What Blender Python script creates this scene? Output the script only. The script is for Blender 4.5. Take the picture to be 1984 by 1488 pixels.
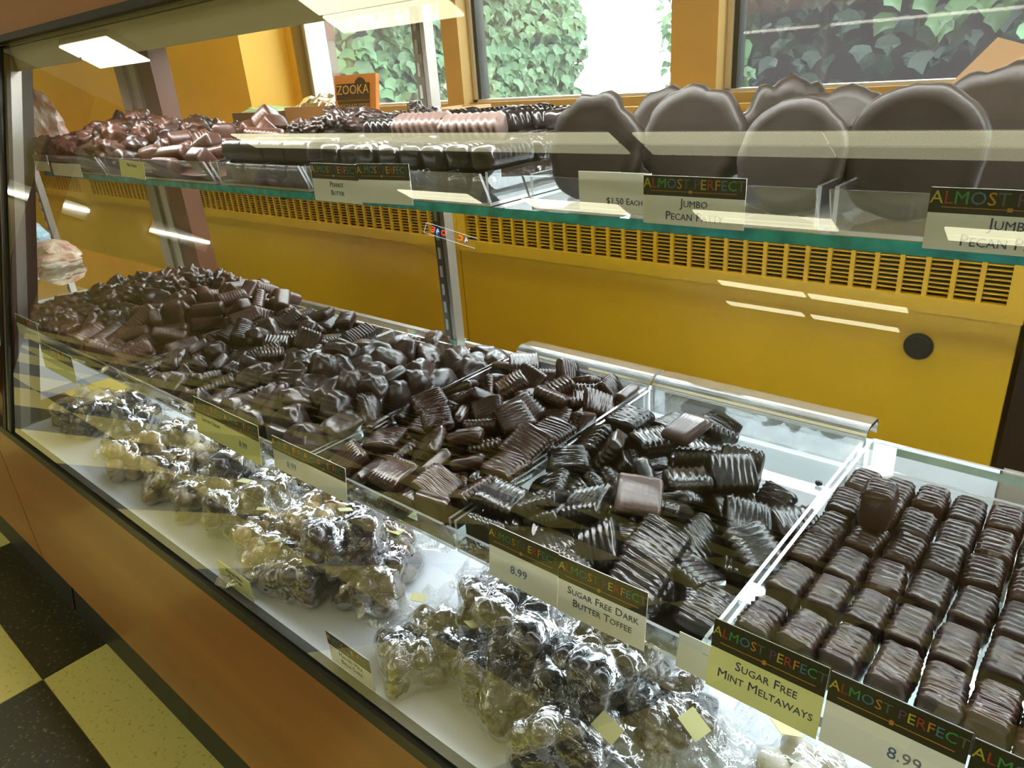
import bpy, bmesh, math, random
from mathutils import Vector, Matrix, Quaternion, Euler, noise
for _o in list(bpy.data.objects): bpy.data.objects.remove(_o)
SC = bpy.context.scene
COL = SC.collection
PI = math.pi
CZ = 0.97                      # camera height above the shop floor
random.seed(7)

# ------------------------------------------------------------------ camera
cd = bpy.data.cameras.new('camera'); cam = bpy.data.objects.new('camera', cd); COL.objects.link(cam)
cd.sensor_width = 36; cd.lens = 36*1399.14/1984; cd.clip_start = .01; cd.clip_end = 300
RT = (0.7578468, 0.6487443, -0.0692753); UP = (-0.2114900, 0.3447187, 0.9145715); FW = (-0.6172035, 0.6784541, -0.3984468)
cam.matrix_world = Matrix(((RT[0], UP[0], -FW[0], 0), (RT[1], UP[1], -FW[1], 0), (RT[2], UP[2], -FW[2], CZ), (0, 0, 0, 1)))
SC.camera = cam
# ------------------------------------------------------------------ exposure, world, large lights
SC.view_settings.view_transform = 'Standard'; SC.view_settings.look = 'None'
SC.view_settings.gamma = 1; SC.view_settings.exposure = 0.85; SC.view_settings.use_curve_mapping = False
SKY = 10.0; TUBE = 5.0; CASE_FILL = 50.0; DECK_FILL = 12.0; AISLE_FILL = 10.5  # case, deck and aisle strengths drive added fill lights
SC.cycles.transparent_max_bounces = 40
SC.cycles.max_bounces = 8
SC.cycles.sample_clamp_indirect = 6
SC.cycles.caustics_reflective = False; SC.cycles.caustics_refractive = False
W = bpy.data.worlds.new('sky'); SC.world = W; W.use_nodes = True
bg = W.node_tree.nodes['Background']; bg.inputs[0].default_value = (.86, .93, 1.0, 1); bg.inputs[1].default_value = SKY

# ------------------------------------------------------------------ materials
MATS = {}
def nt(name):
    m = bpy.data.materials.new(name); m.use_nodes = True
    t = m.node_tree
    for n in list(t.nodes): t.nodes.remove(n)
    o = t.nodes.new('ShaderNodeOutputMaterial')
    MATS[name] = m
    return m, t, o
def mat(name, col, rough=.5, metal=0., spec=.5, var=0., vscale=20., bump=0., bscale=60., coat=0., stretch=None, col2=None, emit=None, rnd=0., sss=0.):
    m, t, o = nt(name)
    b = t.nodes.new('ShaderNodeBsdfPrincipled'); t.links.new(b.outputs[0], o.inputs[0])
    b.inputs['Base Color'].default_value = (*col, 1); b.inputs['Roughness'].default_value = rough
    b.inputs['Metallic'].default_value = metal; b.inputs['Specular IOR Level'].default_value = spec
    b.inputs['Coat Weight'].default_value = coat; b.inputs['Coat Roughness'].default_value = .1
    if emit: b.inputs['Emission Color'].default_value = (*emit[0], 1); b.inputs['Emission Strength'].default_value = emit[1]
    tc = t.nodes.new('ShaderNodeTexCoord'); src = tc.outputs['Object']
    if stretch:
        mp = t.nodes.new('ShaderNodeMapping'); t.links.new(src, mp.inputs[0]); mp.inputs['Scale'].default_value = stretch; src = mp.outputs[0]
    csock = None
    if var or col2:
        n = t.nodes.new('ShaderNodeTexNoise'); n.inputs['Scale'].default_value = vscale; n.inputs['Detail'].default_value = 5
        t.links.new(src, n.inputs['Vector'])
        rp = t.nodes.new('ShaderNodeMapRange'); rp.inputs[1].default_value = .35; rp.inputs[2].default_value = .65
        t.links.new(n.outputs['Fac'], rp.inputs[0])
        mx = t.nodes.new('ShaderNodeMixRGB'); t.links.new(rp.outputs[0], mx.inputs[0])
        c2 = col2 or tuple(c*(1-var) for c in col)
        mx.inputs[1].default_value = (*col, 1); mx.inputs[2].default_value = (*c2, 1)
        csock = mx.outputs[0]
    if rnd:
        oi = t.nodes.new('ShaderNodeObjectInfo'); hs = t.nodes.new('ShaderNodeHueSaturation')
        mr = t.nodes.new('ShaderNodeMapRange'); mr.inputs[3].default_value = 1-rnd; mr.inputs[4].default_value = 1+rnd
        t.links.new(oi.outputs['Random'], mr.inputs[0]); t.links.new(mr.outputs[0], hs.inputs['Value'])
        if csock: t.links.new(csock, hs.inputs['Color'])
        else: hs.inputs['Color'].default_value = (*col, 1)
        csock = hs.outputs[0]
    if csock: t.links.new(csock, b.inputs['Base Color'])
    if bump:
        n2 = t.nodes.new('ShaderNodeTexNoise'); n2.inputs['Scale'].default_value = bscale; n2.inputs['Detail'].default_value = 4
        t.links.new(src, n2.inputs['Vector'])
        bp = t.nodes.new('ShaderNodeBump'); bp.inputs['Strength'].default_value = bump; bp.inputs['Distance'].default_value = .002
        t.links.new(n2.outputs['Fac'], bp.inputs['Height']); t.links.new(bp.outputs[0], b.inputs['Normal'])
    return m
def glassmat(name, tint=(1, 1, 1), k=1.8, rough=0., add=0., haze=0., hazecol=(.9, .9, .92), ior=1.5, bumpy=0., both=False, stretch=None, bdist=.006, top=.95):
    m, t, o = nt(name)
    tr = t.nodes.new('ShaderNodeBsdfTransparent'); tr.inputs[0].default_value = (*tint, 1)
    gl = t.nodes.new('ShaderNodeBsdfGlossy'); gl.inputs[0].default_value = (1, 1, 1, 1); gl.inputs['Roughness'].default_value = rough
    fr = t.nodes.new('ShaderNodeFresnel'); fr.inputs[0].default_value = ior
    ge = t.nodes.new('ShaderNodeNewGeometry')
    mu = t.nodes.new('ShaderNodeMath'); mu.operation = 'MULTIPLY_ADD'; mu.inputs[1].default_value = k; mu.inputs[2].default_value = add
    t.links.new(fr.outputs[0], mu.inputs[0])
    mi = t.nodes.new('ShaderNodeMath'); mi.operation = 'MINIMUM'; mi.inputs[1].default_value = top; t.links.new(mu.outputs[0], mi.inputs[0])
    fac = mi.outputs[0]
    if not both:
        s = t.nodes.new('ShaderNodeMath'); s.operation = 'SUBTRACT'; s.inputs[0].default_value = 1; t.links.new(ge.outputs['Backfacing'], s.inputs[1])
        mm = t.nodes.new('ShaderNodeMath'); mm.operation = 'MULTIPLY'; t.links.new(fac, mm.inputs[0]); t.links.new(s.outputs[0], mm.inputs[1]); fac = mm.outputs[0]
    if bumpy:
        tc = t.nodes.new('ShaderNodeTexCoord'); n2 = t.nodes.new('ShaderNodeTexNoise'); n2.inputs['Scale'].default_value = bumpy; n2.inputs['Detail'].default_value = 3
        n2.inputs['Distortion'].default_value = 1.5
        src = tc.outputs['Object']
        if stretch:
            mp = t.nodes.new('ShaderNodeMapping'); t.links.new(src, mp.inputs[0]); mp.inputs['Scale'].default_value = stretch; src = mp.outputs[0]
        t.links.new(src, n2.inputs['Vector'])
        bp = t.nodes.new('ShaderNodeBump'); bp.inputs['Strength'].default_value = 1.0; bp.inputs['Distance'].default_value = bdist
        t.links.new(n2.outputs['Fac'], bp.inputs['Height']); t.links.new(bp.outputs[0], gl.inputs['Normal'])
    base = tr.outputs[0]
    if haze:
        d = t.nodes.new('ShaderNodeBsdfDiffuse'); d.inputs[0].default_value = (*hazecol, 1)
        tl = t.nodes.new('ShaderNodeBsdfTranslucent'); tl.inputs[0].default_value = (*hazecol, 1)
        m0 = t.nodes.new('ShaderNodeMixShader'); m0.inputs[0].default_value = .5; t.links.new(d.outputs[0], m0.inputs[1]); t.links.new(tl.outputs[0], m0.inputs[2])
        m1 = t.nodes.new('ShaderNodeMixShader'); m1.inputs[0].default_value = haze; t.links.new(base, m1.inputs[1]); t.links.new(m0.outputs[0], m1.inputs[2]); base = m1.outputs[0]
    mx = t.nodes.new('ShaderNodeMixShader'); t.links.new(fac, mx.inputs[0]); t.links.new(base, mx.inputs[1]); t.links.new(gl.outputs[0], mx.inputs[2])
    t.links.new(mx.outputs[0], o.inputs[0])
    return m
def translucent(name, c, f=.6):
    m, t, o = nt(name); a = t.nodes.new('ShaderNodeBsdfTranslucent'); d = t.nodes.new('ShaderNodeBsdfDiffuse'); x = t.nodes.new('ShaderNodeMixShader'); x.inputs[0].default_value = f
    a.inputs[0].default_value = (*c, 1); d.inputs[0].default_value = (*c, 1); t.links.new(d.outputs[0], x.inputs[1]); t.links.new(a.outputs[0], x.inputs[2]); t.links.new(x.outputs[0], o.inputs[0]); return m
yellow = mat('yellow_paint', (.68, .40, .035), .42, var=.12, vscale=3, bump=.05)
yellow_b = mat('yellow_metal_cover', (.72, .46, .02), .33, var=.15, vscale=2.5, bump=.03)
tan = mat('tan_window_frame', (.36, .24, .08), .4, var=.15, vscale=6)
dark = mat('dark_recess', (.02, .018, .012), .7)  # near-black colour standing for the shade inside recesses
blackrub = mat('black_rubber', (.018, .02, .017), .45, var=.3)
alu = mat('aluminium', (.42, .40, .36), .35, metal=.75, var=.15, vscale=4)
alu_l = mat('bright_aluminium', (.55, .53, .48), .4, metal=.5)
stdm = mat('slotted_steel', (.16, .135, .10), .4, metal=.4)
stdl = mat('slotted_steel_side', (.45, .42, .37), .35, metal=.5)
wood = mat('cherry_veneer', (.38, .155, .036), .38, col2=(.25, .10, .024), vscale=1.6, stretch=(.55, 1, 5), coat=.15)
brown = mat('brown_upright', (.19, .065, .032), .4, var=.15, vscale=5, stretch=(1, 1, .2))
soff = mat('grey_painted_soffit', (.62, .56, .46), .5, var=.1, vscale=3)
white = mat('white_laminate', (.80, .83, .89), .4, var=.04, vscale=9)
opal = translucent('opal_white_panel', (.88, .90, .95))
ceilm = mat('ceiling_paint', (.62, .60, .52), .8)
wallm = mat('shop_wall_paint', (.42, .33, .16), .7, var=.2, vscale=.8)
tile_y = mat('cream_vinyl_tile', (.50, .46, .15), .35, var=.12, vscale=14, bump=.02)
def speckle(name, base, spot, rough=.35):
    m = mat(name, base, rough); t = m.node_tree; b = [n for n in t.nodes if n.type == 'BSDF_PRINCIPLED'][0]
    tc = t.nodes.new('ShaderNodeTexCoord'); n = t.nodes.new('ShaderNodeTexNoise'); n.inputs['Scale'].default_value = 130; n.inputs['Detail'].default_value = 3
    t.links.new(tc.outputs['Object'], n.inputs['Vector'])
    r = t.nodes.new('ShaderNodeValToRGB'); r.color_ramp.elements[0].position = .60; r.color_ramp.elements[0].color = (*base, 1)
    r.color_ramp.elements[1].position = .70; r.color_ramp.elements[1].color = (*spot, 1)
    t.links.new(n.outputs['Fac'], r.inputs[0]); t.links.new(r.outputs[0], b.inputs['Base Color']); return m
tile_k = speckle('black_speckled_tile', (.028, .030, .016), (.17, .17, .08))
tile_y = speckle('cream_speckled_tile', (.74, .69, .24), (.48, .43, .15))
front_glass = glassmat('front_glass', (.965, .975, .955), 1.65)
shelf_glass = glassmat('shelf_glass', (.93, .97, .95), 2.4)
win_glass = glassmat('window_glass', (.93, .95, .94), 1.5, haze=.02, hazecol=(.9, .95, 1))
win_hazy = glassmat('hazy_window_glass', (.80, .82, .82), 1.5, haze=.022, hazecol=(.75, .72, .85))  # haze and a darker tint mixed into the pane
acryl = glassmat('clear_acrylic', (.965, .97, .965), 2.0, haze=.012)
acryl_edge = glassmat('acrylic_edge', (.8, .85, .85), 2.5, rough=.15, add=.1, haze=.45, hazecol=(.92, .95, .97), both=True)
acryl_lip = glassmat('acrylic_lip', (.85, .87, .88), 3, rough=.08, add=.14, haze=.30, hazecol=(.95, .96, 1), both=True)  # white haze put in for the sky's reflection along the tray lips
film = glassmat('cellophane', (.985, .985, .985), 1.3, rough=.07, add=.03, haze=.03, hazecol=(.95, .95, .97), bumpy=55, both=True, bdist=.0025, top=.30)
film_seam = glassmat('cellophane_seam', (.95, .95, .95), 1.5, rough=.15, add=.08, haze=.18, top=.4, hazecol=(.95, .93, .95), bumpy=160, both=True, bdist=.003)
teal = mat('teal_glass_edge', (.0, .26, .36), .15, col2=(.02, .55, .70), vscale=60, bump=.4, bscale=200, coat=.6)
green_e = mat('green_glass_edge', (.06, .17, .12), .25, coat=.5)
choc_d = mat('dark_chocolate', (.013, .009, .009), .25, bump=.06, bscale=300, rnd=.25, var=.25, vscale=60, spec=.55)
choc_t = mat('toffee_chocolate', (.040, .014, .009), .27, bump=.06, bscale=300, rnd=.25, var=.25, vscale=60, spec=.55)
choc_m = mat('milk_chocolate', (.075, .028, .018), .36, bump=.06, bscale=260, rnd=.2, var=.25, vscale=50, spec=.5)
choc_c = mat('caramel_chocolate', (.038, .019, .016), .32, bump=.10, bscale=200, rnd=.22, var=.25, vscale=60, spec=.55)
choc_b = mat('malt_ball_dark', (.030, .016, .014), .20, rnd=.2, spec=.6)
choc_bm = mat('malt_ball_milk', (.075, .030, .024), .20, rnd=.2, spec=.6)
choc_p = mat('patty_chocolate', (.018, .012, .008), .45, bump=.35, bscale=55, var=.35, vscale=25, spec=.2)
bloom = mat('smooth_chocolate_underside', (.10, .06, .058), .30, var=.15, vscale=40)
straw = mat('raspberry_coating', (.45, .03, .06), .35)
ivorym = mat('white_candy', (.78, .72, .60), .35, rnd=.08)
tanm = mat('caramel_candy', (.42, .28, .10), .35, rnd=.25)
cardm = translucent('card_stock', (.84, .84, .80), .35); cardy = translucent('cream_card_stock', (.82, .82, .50), .35)
bandm = mat('card_black_band', (.016, .018, .012), .35, coat=.2)
sticker = mat('yellow_price_sticker', (.62, .58, .28), .6)
def flat(n, c): return mat(n, c, .6)
ink = flat('ink_navy', (.05, .06, .14)); inkb = flat('ink_blue', (.10, .18, .38))
LET = [flat('letter_'+n, c) for n, c in (('yellow', (.50, .45, .06)), ('red', (.35, .05, .03)), ('green', (.04, .30, .10)), ('blue', (.06, .20, .34)), ('orange', (.50, .25, .04)), ('violet', (.12, .06, .20)), ('grey', (.10, .13, .10)))]
lampm = mat('lit_diffuser', (.8, .8, .8), .5, emit=((1.0, .97, .66), TUBE))
lampc = mat('case_fill_light', (.8, .8, .8), .5, emit=((.90, .95, 1.0), CASE_FILL))  # glow of the added canopy tube
lamp_b = mat('lit_row_diffuser', (.8, .8, .8), .5, emit=((1.0, .98, .62), TUBE*.54)); lamp_c = mat('dim_row_diffuser', (.8, .8, .8), .5, emit=((1.0, .98, .62), TUBE*.30))  # second strip is dimmer, for the fainter of the two mirrored bands
lampa = mat('aisle_fill_light', (.8, .8, .8), .5, emit=((1.0, .97, .75), AISLE_FILL))  # glow of the added aisle row
lampd = mat('under_shelf_fill_light', (.8, .8, .8), .5, emit=((.80, .90, 1.0), DECK_FILL))  # glow of the added tube below the lower shelf
lampm2 = mat('lit_wall_tube', (.8, .8, .8), .5, emit=((1.0, 1.0, .85), 10))
cardb = mat('corrugated_cardboard', (.42, .25, .13), .7, var=.1, vscale=12); cardb_lit = mat('lit_cardboard', (.66, .50, .36), .7)  # second cardboard is a lighter copy, light put into its colour
leafm = mat('ivy_leaf', (.068, .135, .062), .5, rnd=.35, spec=.25); leaf_s = mat('shaded_ivy_leaf', (.022, .036, .030), .5, rnd=.4, spec=.25)  # second leaf is a darker copy, shade put into its colour
brickm = mat('outside_brick', (.12, .055, .042), .8, rnd=.3, var=.2, vscale=30); mortar = mat('mortar', (.14, .12, .10), .9)
shadebk = mat('shaded_brick_wall', (.032, .028, .034), .9, var=.3, vscale=4)  # outside wall with its shade put into the colour
paving = mat('pale_paving', (.55, .55, .53), .8)
chromem = mat('white_vehicle_paint', (.8, .82, .84), .3)

# ------------------------------------------------------------------ helpers
def link(o): COL.objects.link(o); return o
def props(o, label=None, cat=None, group=None, kind=None):
    for k, v in (('label', label), ('category', cat), ('group', group), ('kind', kind)):
        if v: o[k] = v
    return o
def thing(name, label, cat, loc=(0, 0, 0), group=None, rot=(0, 0, 0)):
    o = link(bpy.data.objects.new(name, None)); o.empty_display_size = .01
    o.location = loc; o.rotation_euler = rot
    return props(o, label, cat, group)
class MB:
    def __init__(s): s.v = []; s.f = []; s.m = []
    def quad(s, pts, m=0):
        k = len(s.v); s.v += [tuple(p) for p in pts]; s.f.append(tuple(range(k, k+len(pts)))); s.m.append(m); return s
    def box(s, x0, x1, y0, y1, z0, z1, m=0, me=None, thin=None):
        k = len(s.v)
        s.v += [(x, y, z) for x in (x0, x1) for y in (y0, y1) for z in (z0, z1)]
        fs = [((0, 1, 3, 2), 'x'), ((4, 6, 7, 5), 'x'), ((0, 4, 5, 1), 'y'), ((2, 3, 7, 6), 'y'), ((0, 2, 6, 4), 'z'), ((1, 5, 7, 3), 'z')]
        for f, ax in fs:
            s.f.append(tuple(k+i for i in f)); s.m.append(m if (me is None or ax == thin) else me)
        return s
    def prism(s, poly, axis, a, b, m=0, me=None):
        # poly: list of 2D points in the plane across the axis, extruded from a to b
        n = len(poly); k = len(s.v)
        def P(p, t): return (t, p[0], p[1]) if axis == 'x' else (p[0], t, p[1]) if axis == 'y' else (p[0], p[1], t)
        s.v += [P(p, a) for p in poly]+[P(p, b) for p in poly]
        e = m if me is None else me
        s.f.append(tuple(k+i for i in range(n))[::-1]); s.m.append(e); s.f.append(tuple(k+n+i for i in range(n))); s.m.append(e)
        for i in range(n):
            j = (i+1) % n; s.f.append((k+i, k+j, k+n+j, k+n+i)); s.m.append(m)
        return s
    def tube(s, pts, r, n=8, m=0):
        rings = []
        for i, p in enumerate(pts):
            p = Vector(p); d = (Vector(pts[min(i+1, len(pts)-1)])-Vector(pts[max(i-1, 0)])).normalized()
            u = d.orthogonal().normalized(); w = d.cross(u); k = len(s.v)
            s.v += [tuple(p+r*(math.cos(2*PI*j/n)*u+math.sin(2*PI*j/n)*w)) for j in range(n)]; rings.append(k)
        for a, b in zip(rings, rings[1:]):
            for j in range(n): s.f.append((a+j, a+(j+1) % n, b+(j+1) % n, b+j)); s.m.append(m)
        s.f.append(tuple(rings[0]+j for j in range(n))[::-1]); s.m.append(m); s.f.append(tuple(rings[-1]+j for j in range(n))); s.m.append(m)
        return s
    def mesh(s, name, mats, smooth=False, recalc=True):
        me = bpy.data.meshes.new(name); me.from_pydata(s.v, [], s.f)
        for mm in (mats if isinstance(mats, (list, tuple)) else [mats]): me.materials.append(mm)
        me.polygons.foreach_set('material_index', s.m)
        if recalc:
            bm = bmesh.new(); bm.from_mesh(me); bmesh.ops.recalc_face_normals(bm, faces=bm.faces); bm.to_mesh(me); bm.free()
        if smooth: me.polygons.foreach_set('use_smooth', [True]*len(me.polygons))
        me.update(); return me
    def build(s, name, mats, parent=None, smooth=False, loc=None, recalc=True):
        o = link(bpy.data.objects.new(name, s.mesh(name, mats, smooth, recalc)))
        if parent: o.parent = parent
        if loc: o.location = loc
        return o
def inst(name, me, parent=None, loc=(0, 0, 0), q=None, scale=None):
    o = link(bpy.data.objects.new(name, me)); o.location = loc
    if q is not None: o.rotation_mode = 'QUATERNION'; o.rotation_quaternion = q
    if scale: o.scale = scale
    if parent: o.parent = parent
    return o
def Z(z): return CZ+z           # heights below are measured from the camera's height
def struct_(o): o['kind'] = 'structure'; return o
def text_mesh(body, size, mats, idx=None, align='CENTER', small=False, shear=0., sx=1.0):
    cu = bpy.data.curves.new('t', 'FONT'); cu.body = body; cu.size = size; cu.align_x = align; cu.align_y = 'CENTER'; cu.resolution_u = 2
    cu.extrude = .00012; cu.space_line = .95; cu.shear = shear
    for mm in mats: cu.materials.append(mm)
    if small:
        cu.small_caps_scale = .76
    for i, ch in enumerate(body):
        if idx: cu.body_format[i].material_index = idx[i]
        if small: cu.body_format[i].use_small_caps = True
    o = bpy.data.objects.new('t', cu); COL.objects.link(o)
    dg = bpy.context.evaluated_depsgraph_get(); me = bpy.data.meshes.new_from_object(o.evaluated_get(dg), depsgraph=dg)
    bpy.data.objects.remove(o); bpy.data.curves.remove(cu)
    for v in me.vertices: v.co.x *= sx
    return me
TCACHE = {}
def text_part(name, body, size, mats, parent, loc, rot=(PI/2, 0, 0), **k):
    key = (body, size, tuple(m.name for m in mats), str(sorted(k.items())))
    if key not in TCACHE: TCACHE[key] = text_mesh(body, size, mats, **k)
    o = link(bpy.data.objects.new(name, TCACHE[key])); o.parent = parent; o.location = loc; o.rotation_euler = rot
    return o
# ------------------------------------------------------------------ room shell
RX0, RX1, RY0, RY1 = -9.2, 2.4, -9.2, 1.35
CEIL = Z(1.70)
T = .567; TX, TY = -1.364, .155                       # floor tile pitch and one tile corner
m, t_, o_ = nt('floor_checker')
b_ = t_.nodes.new('ShaderNodeBsdfPrincipled'); t_.links.new(b_.outputs[0], o_.inputs[0]); b_.inputs['Roughness'].default_value = .35
tc_ = t_.nodes.new('ShaderNodeTexCoord'); mp_ = t_.nodes.new('ShaderNodeMapping'); ck_ = t_.nodes.new('ShaderNodeTexChecker')
mp_.inputs['Location'].default_value = (-TX/T, -TY/T, .5); mp_.inputs['Scale'].default_value = (1/T, 1/T, 0)
t_.links.new(tc_.outputs['Object'], mp_.inputs[0]); t_.links.new(mp_.outputs[0], ck_.inputs[0]); ck_.inputs['Scale'].default_value = 1
ck_.inputs[1].default_value = (.028, .030, .016, 1); ck_.inputs[2].default_value = (.72, .67, .23, 1); t_.links.new(ck_.outputs[0], b_.inputs['Base Color'])
fl = struct_(MB().box(RX0-.1, RX1+.1, RY0-.1, RY1+.2, -.1, -.003).build('floor', [m]))
tm = {}
for key, mm in (('k', tile_k), ('y', tile_y)):
    b = bmesh.new(); bmesh.ops.create_cube(b, size=1)
    for v in b.verts: v.co = Vector((v.co.x*(T-.0016), v.co.y*(T-.0016), v.co.z*.003))
    bmesh.ops.bevel(b, geom=[e for e in b.edges if e.verts[0].co.z > 0 and e.verts[1].co.z > 0], offset=.0008, segments=1, affect='EDGES')
    me = bpy.data.meshes.new('tile_'+key); b.to_mesh(me); b.free(); me.materials.append(mm); tm[key] = me
for i in range(-13, 7):
    for j in range(-14, 1):
        # tile (0,0) has its low corner at (TX, TY); that one is black (it reads as the dark tile against the toe kick)
        inst('tile', tm['y' if (i+j) % 2 == 0 else 'k'], fl, (TX+(i+.5)*T, TY+(j+.5)*T, -.0016+.0001))
struct_(MB().box(RX0-.1, RX1+.1, RY0-.1, RY1+.2, CEIL, CEIL+.1).build('ceiling', [ceilm]))
struct_(MB().box(RX0-.1, RX0, RY0-.1, RY1+.2, 0, CEIL).build('wall_left', [wallm]))
struct_(MB().box(RX1, RX1+.1, RY0-.1, RY1+.2, 0, CEIL).build('wall_right', [wallm]))
struct_(MB().box(RX0, RX1, RY0-.1, RY0, 0, CEIL).build('wall_front', [wallm]))
# window wall: sill height, piers and header around one long window band
YW = 1.35
wb = MB()
wb.box(RX0, RX1, YW, YW+.12, 0, Z(-.125))
wb.box(RX0, RX1, YW, YW+.12, Z(1.38), CEIL)
wb.box(RX0, -2.02, 1.2, YW+.12, Z(-.125), CEIL)
wb.box(-2.02, -1.985, YW, YW+.12, Z(-.125), CEIL)
wb.box(1.75, RX1, YW, YW+.12, Z(-.125), CEIL)
wb.box(RX0, -2.02, 1.2, YW, 0, Z(-.125))
wall_back = struct_(wb.build('wall_back', [yellow]))
def frame(name, x0, x1, mg, fr):
    # a window: tan wooden frame, inner metal frame, glass
    e = MB()
    w = struct_(e.box(x0, x1, YW+.02, YW+.08, Z(-.125), Z(-.068)).box(x0, x1, YW-.012, YW+.09, Z(-.098), Z(-.086)).box(x0, x1, YW+.02, YW+.08, Z(1.33), Z(1.38)).build(name, [tan]))
    MB().box(x0, x0+fr[0], YW, YW+.09, Z(-.125), Z(1.38)).build('window_jamb', [tan], w)
    MB().box(x1-fr[1], x1, YW, YW+.09, Z(-.125), Z(1.38)).build('window_jamb', [tan], w)
    a, b = x0+fr[0], x1-fr[1]
    s = MB()
    s.box(a, a+mg, YW+.035, YW+.075, Z(-.068), Z(1.33)); s.box(b-mg*.5, b, YW+.035, YW+.075, Z(-.068), Z(1.33))
    s.box(a, b, YW+.035, YW+.075, Z(-.068), Z(-.062))
    s.build('metal_sash', [alu_l], w)
    MB().box(a+mg, a+mg+.010, YW+.04, YW+.07, Z(-.062), Z(1.33)).build('sash_gasket', [blackrub], w)
    MB().box(a, b, YW+.05, YW+.056, Z(-.062), Z(1.33)).build('glass_pane', [win_hazy if name == 'window_3' else win_glass], w)
    return w
w1 = frame('window_1', -1.985, -1.335, .028, (.003, .035))
MB().box(-1.950, -1.944, YW+.02, YW+.08, Z(-.068), Z(1.33)).box(-1.936, -1.930, YW+.01, YW+.08, Z(-.068), Z(1.33)).build('sash_track', [alu_l], w1)
frame('window_2', -1.335, -.735, .012, (.02, .02))
frame('window_3', -.735, 1.75, .012, (.075, .05))
# radiator cover under the window: sill board, front panels, real slotted grilles
YP = 1.05
ZS = -.175
rad = thing('radiator_cover', 'long yellow metal radiator cover with slotted grilles under the windows', 'radiator', (0, YP, 0))
def rp(mb, name, mats, **k): return mb.build(name, mats, rad, loc=(0, -YP, 0), **k)
struct_(MB().box(-6.0, -.088, YP-.012, YW, Z(ZS-.02), Z(ZS)).build('trim_1', [yellow]))
GT, GB = Z(-.247), Z(-.315)
segs = [(-1.052, -.110, -1.075, -.089), (-2.98, -1.100, -3.03, -1.076), (-4.9, -3.08, -5.0, -3.031)]
slat_me = {}; bar_me = None
for g0, g1, p0, p1 in segs:
    f = MB(); f.box(p0, p1, YP, YP+.012, GT, Z(ZS-.02)).box(p0, g0, YP, YP+.012, GB, GT).box(g1, p1, YP, YP+.012, GB, GT).box(p0, p1, YP, YP+.012, GB-.022, GB)
    rp(f, 'grille_frame', [yellow_b])
    rp(MB().box(p0, p1-.002, YP+.004, YP+.014, .06, GB-.022), 'front_panel', [yellow_b])
    rp(MB().box(g0, g1, YP+.05, YP+.06, GB, GT), 'recess', [dark])  # dark sheet behind the slots, shade put into its colour
    n = round((g1-g0)/.0312); pit = (g1-g0)/n
    for i in range(1, n):
        if bar_me is None: bar_me = MB().box(-.003, .003, 0, .006, GB, GT).mesh('bar', [yellow_b])
        inst('bar', bar_me, rad, (g0+i*pit, .002, 0))
    for k in range(1, 11):
        z = GB+(GT-GB)*k/11
        rp(MB().box(g0, g1, YP+.005, YP+.010, z-.0009, z+.0009), 'slat', [yellow_b])
gm = MB().tube([(-.200, YP-.004, Z(-.386)), (-.200, YP+.008, Z(-.386))], .0155, 24)
rp(gm, 'hole_shade_disc', [dark])  # dark disc painted for the hole's shade, no opening is cut
rp(MB().tube([(-.200, YP+.000, Z(-.386)), (-.200, YP+.004, Z(-.386))], .0185, 24), 'hole_rim', [blackrub])
# dark upright just right of the cover
door = struct_(MB().box(-.085, .9, YP+.02, YW, 0, Z(ZS)).build('trim_2', [mat('dark_stained_wood', (.035, .018, .010), .5, var=.5, vscale=6, stretch=(4, 1, .3))]))

# ------------------------------------------------------------------ ceiling lights (lit strips the case glass mirrors, and an added aisle row)
def fixture(x, y, w, nx, label, z=1.70, strips=2, rz=0., em=None, ems=None, end=.01):
    t = thing('ceiling_light', label, 'light', (x, y, Z(z)), 'fluorescent ceiling fixtures', (0, 0, rz))
    MB().box(0, nx, -w/2, w/2, -.05, 0).build('housing', [alu_l], t)
    sw = w/strips
    for s in range(strips):
        MB().box(end, nx-end, -w/2+s*sw+.012, -w/2+(s+1)*sw-.012, -.062, -.05).build('diffuser', [ems[s] if ems else em or lampm], t)
LX = 'lit fluorescent fixture on the shop ceiling mirrored in the case front glass'
for i in range(4): fixture(-7.72+1.22*i, -3.31, .34, 1.215, LX, ems=(lamp_c, lamp_b), end=.001)
for i in range(3): fixture(-2.66+1.22*i, -3.31, .34, 1.215, LX, ems=(lamp_c, lamp_b), end=.001)
for i in range(4): fixture(-6.50+1.83*i, -4.66, .26, 1.12, LX)
for x in (-7.7, -4.0, -.3): fixture(x, -1.60, .38, 1.05, LX)
fixture(-3.50, -6.86, .20, .95, LX, strips=1, rz=-.06); fixture(-2.52, -6.93, .20, .95, LX, strips=1, rz=-.06)
fixture(-3.78, -7.87, .20, .95, LX, strips=1, rz=-.03); fixture(-2.75, -7.92, .20, .95, LX, strips=1, rz=-.03)
for y0, y1, z0, z1 in ((-1.75, -2.55, .36, .45), (-3.25, -4.0, .48, .58)):
    t = thing('wall_tube', 'lit fluorescent tube on the far shop wall', 'light', (-9.18, y0, Z(z0)), 'tubes on the far wall')
    MB().tube([(.03, 0, 0), (.03, y1-y0, z1-z0)], .02).build('tube', [lampm2], t)
    MB().box(-.02, .012, y1-y0, 0, -.03, .13).build('backplate', [alu_l], t)
for x in (-5.6, -4.2, -2.8, -1.4, 0.0): fixture(x, .78, .30, 1.2, 'added unseen fixture on the ceiling over the service aisle, brightening the yellow panels', em=lampa)  # added row, unseen, lifts the panels and wall behind the case
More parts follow.
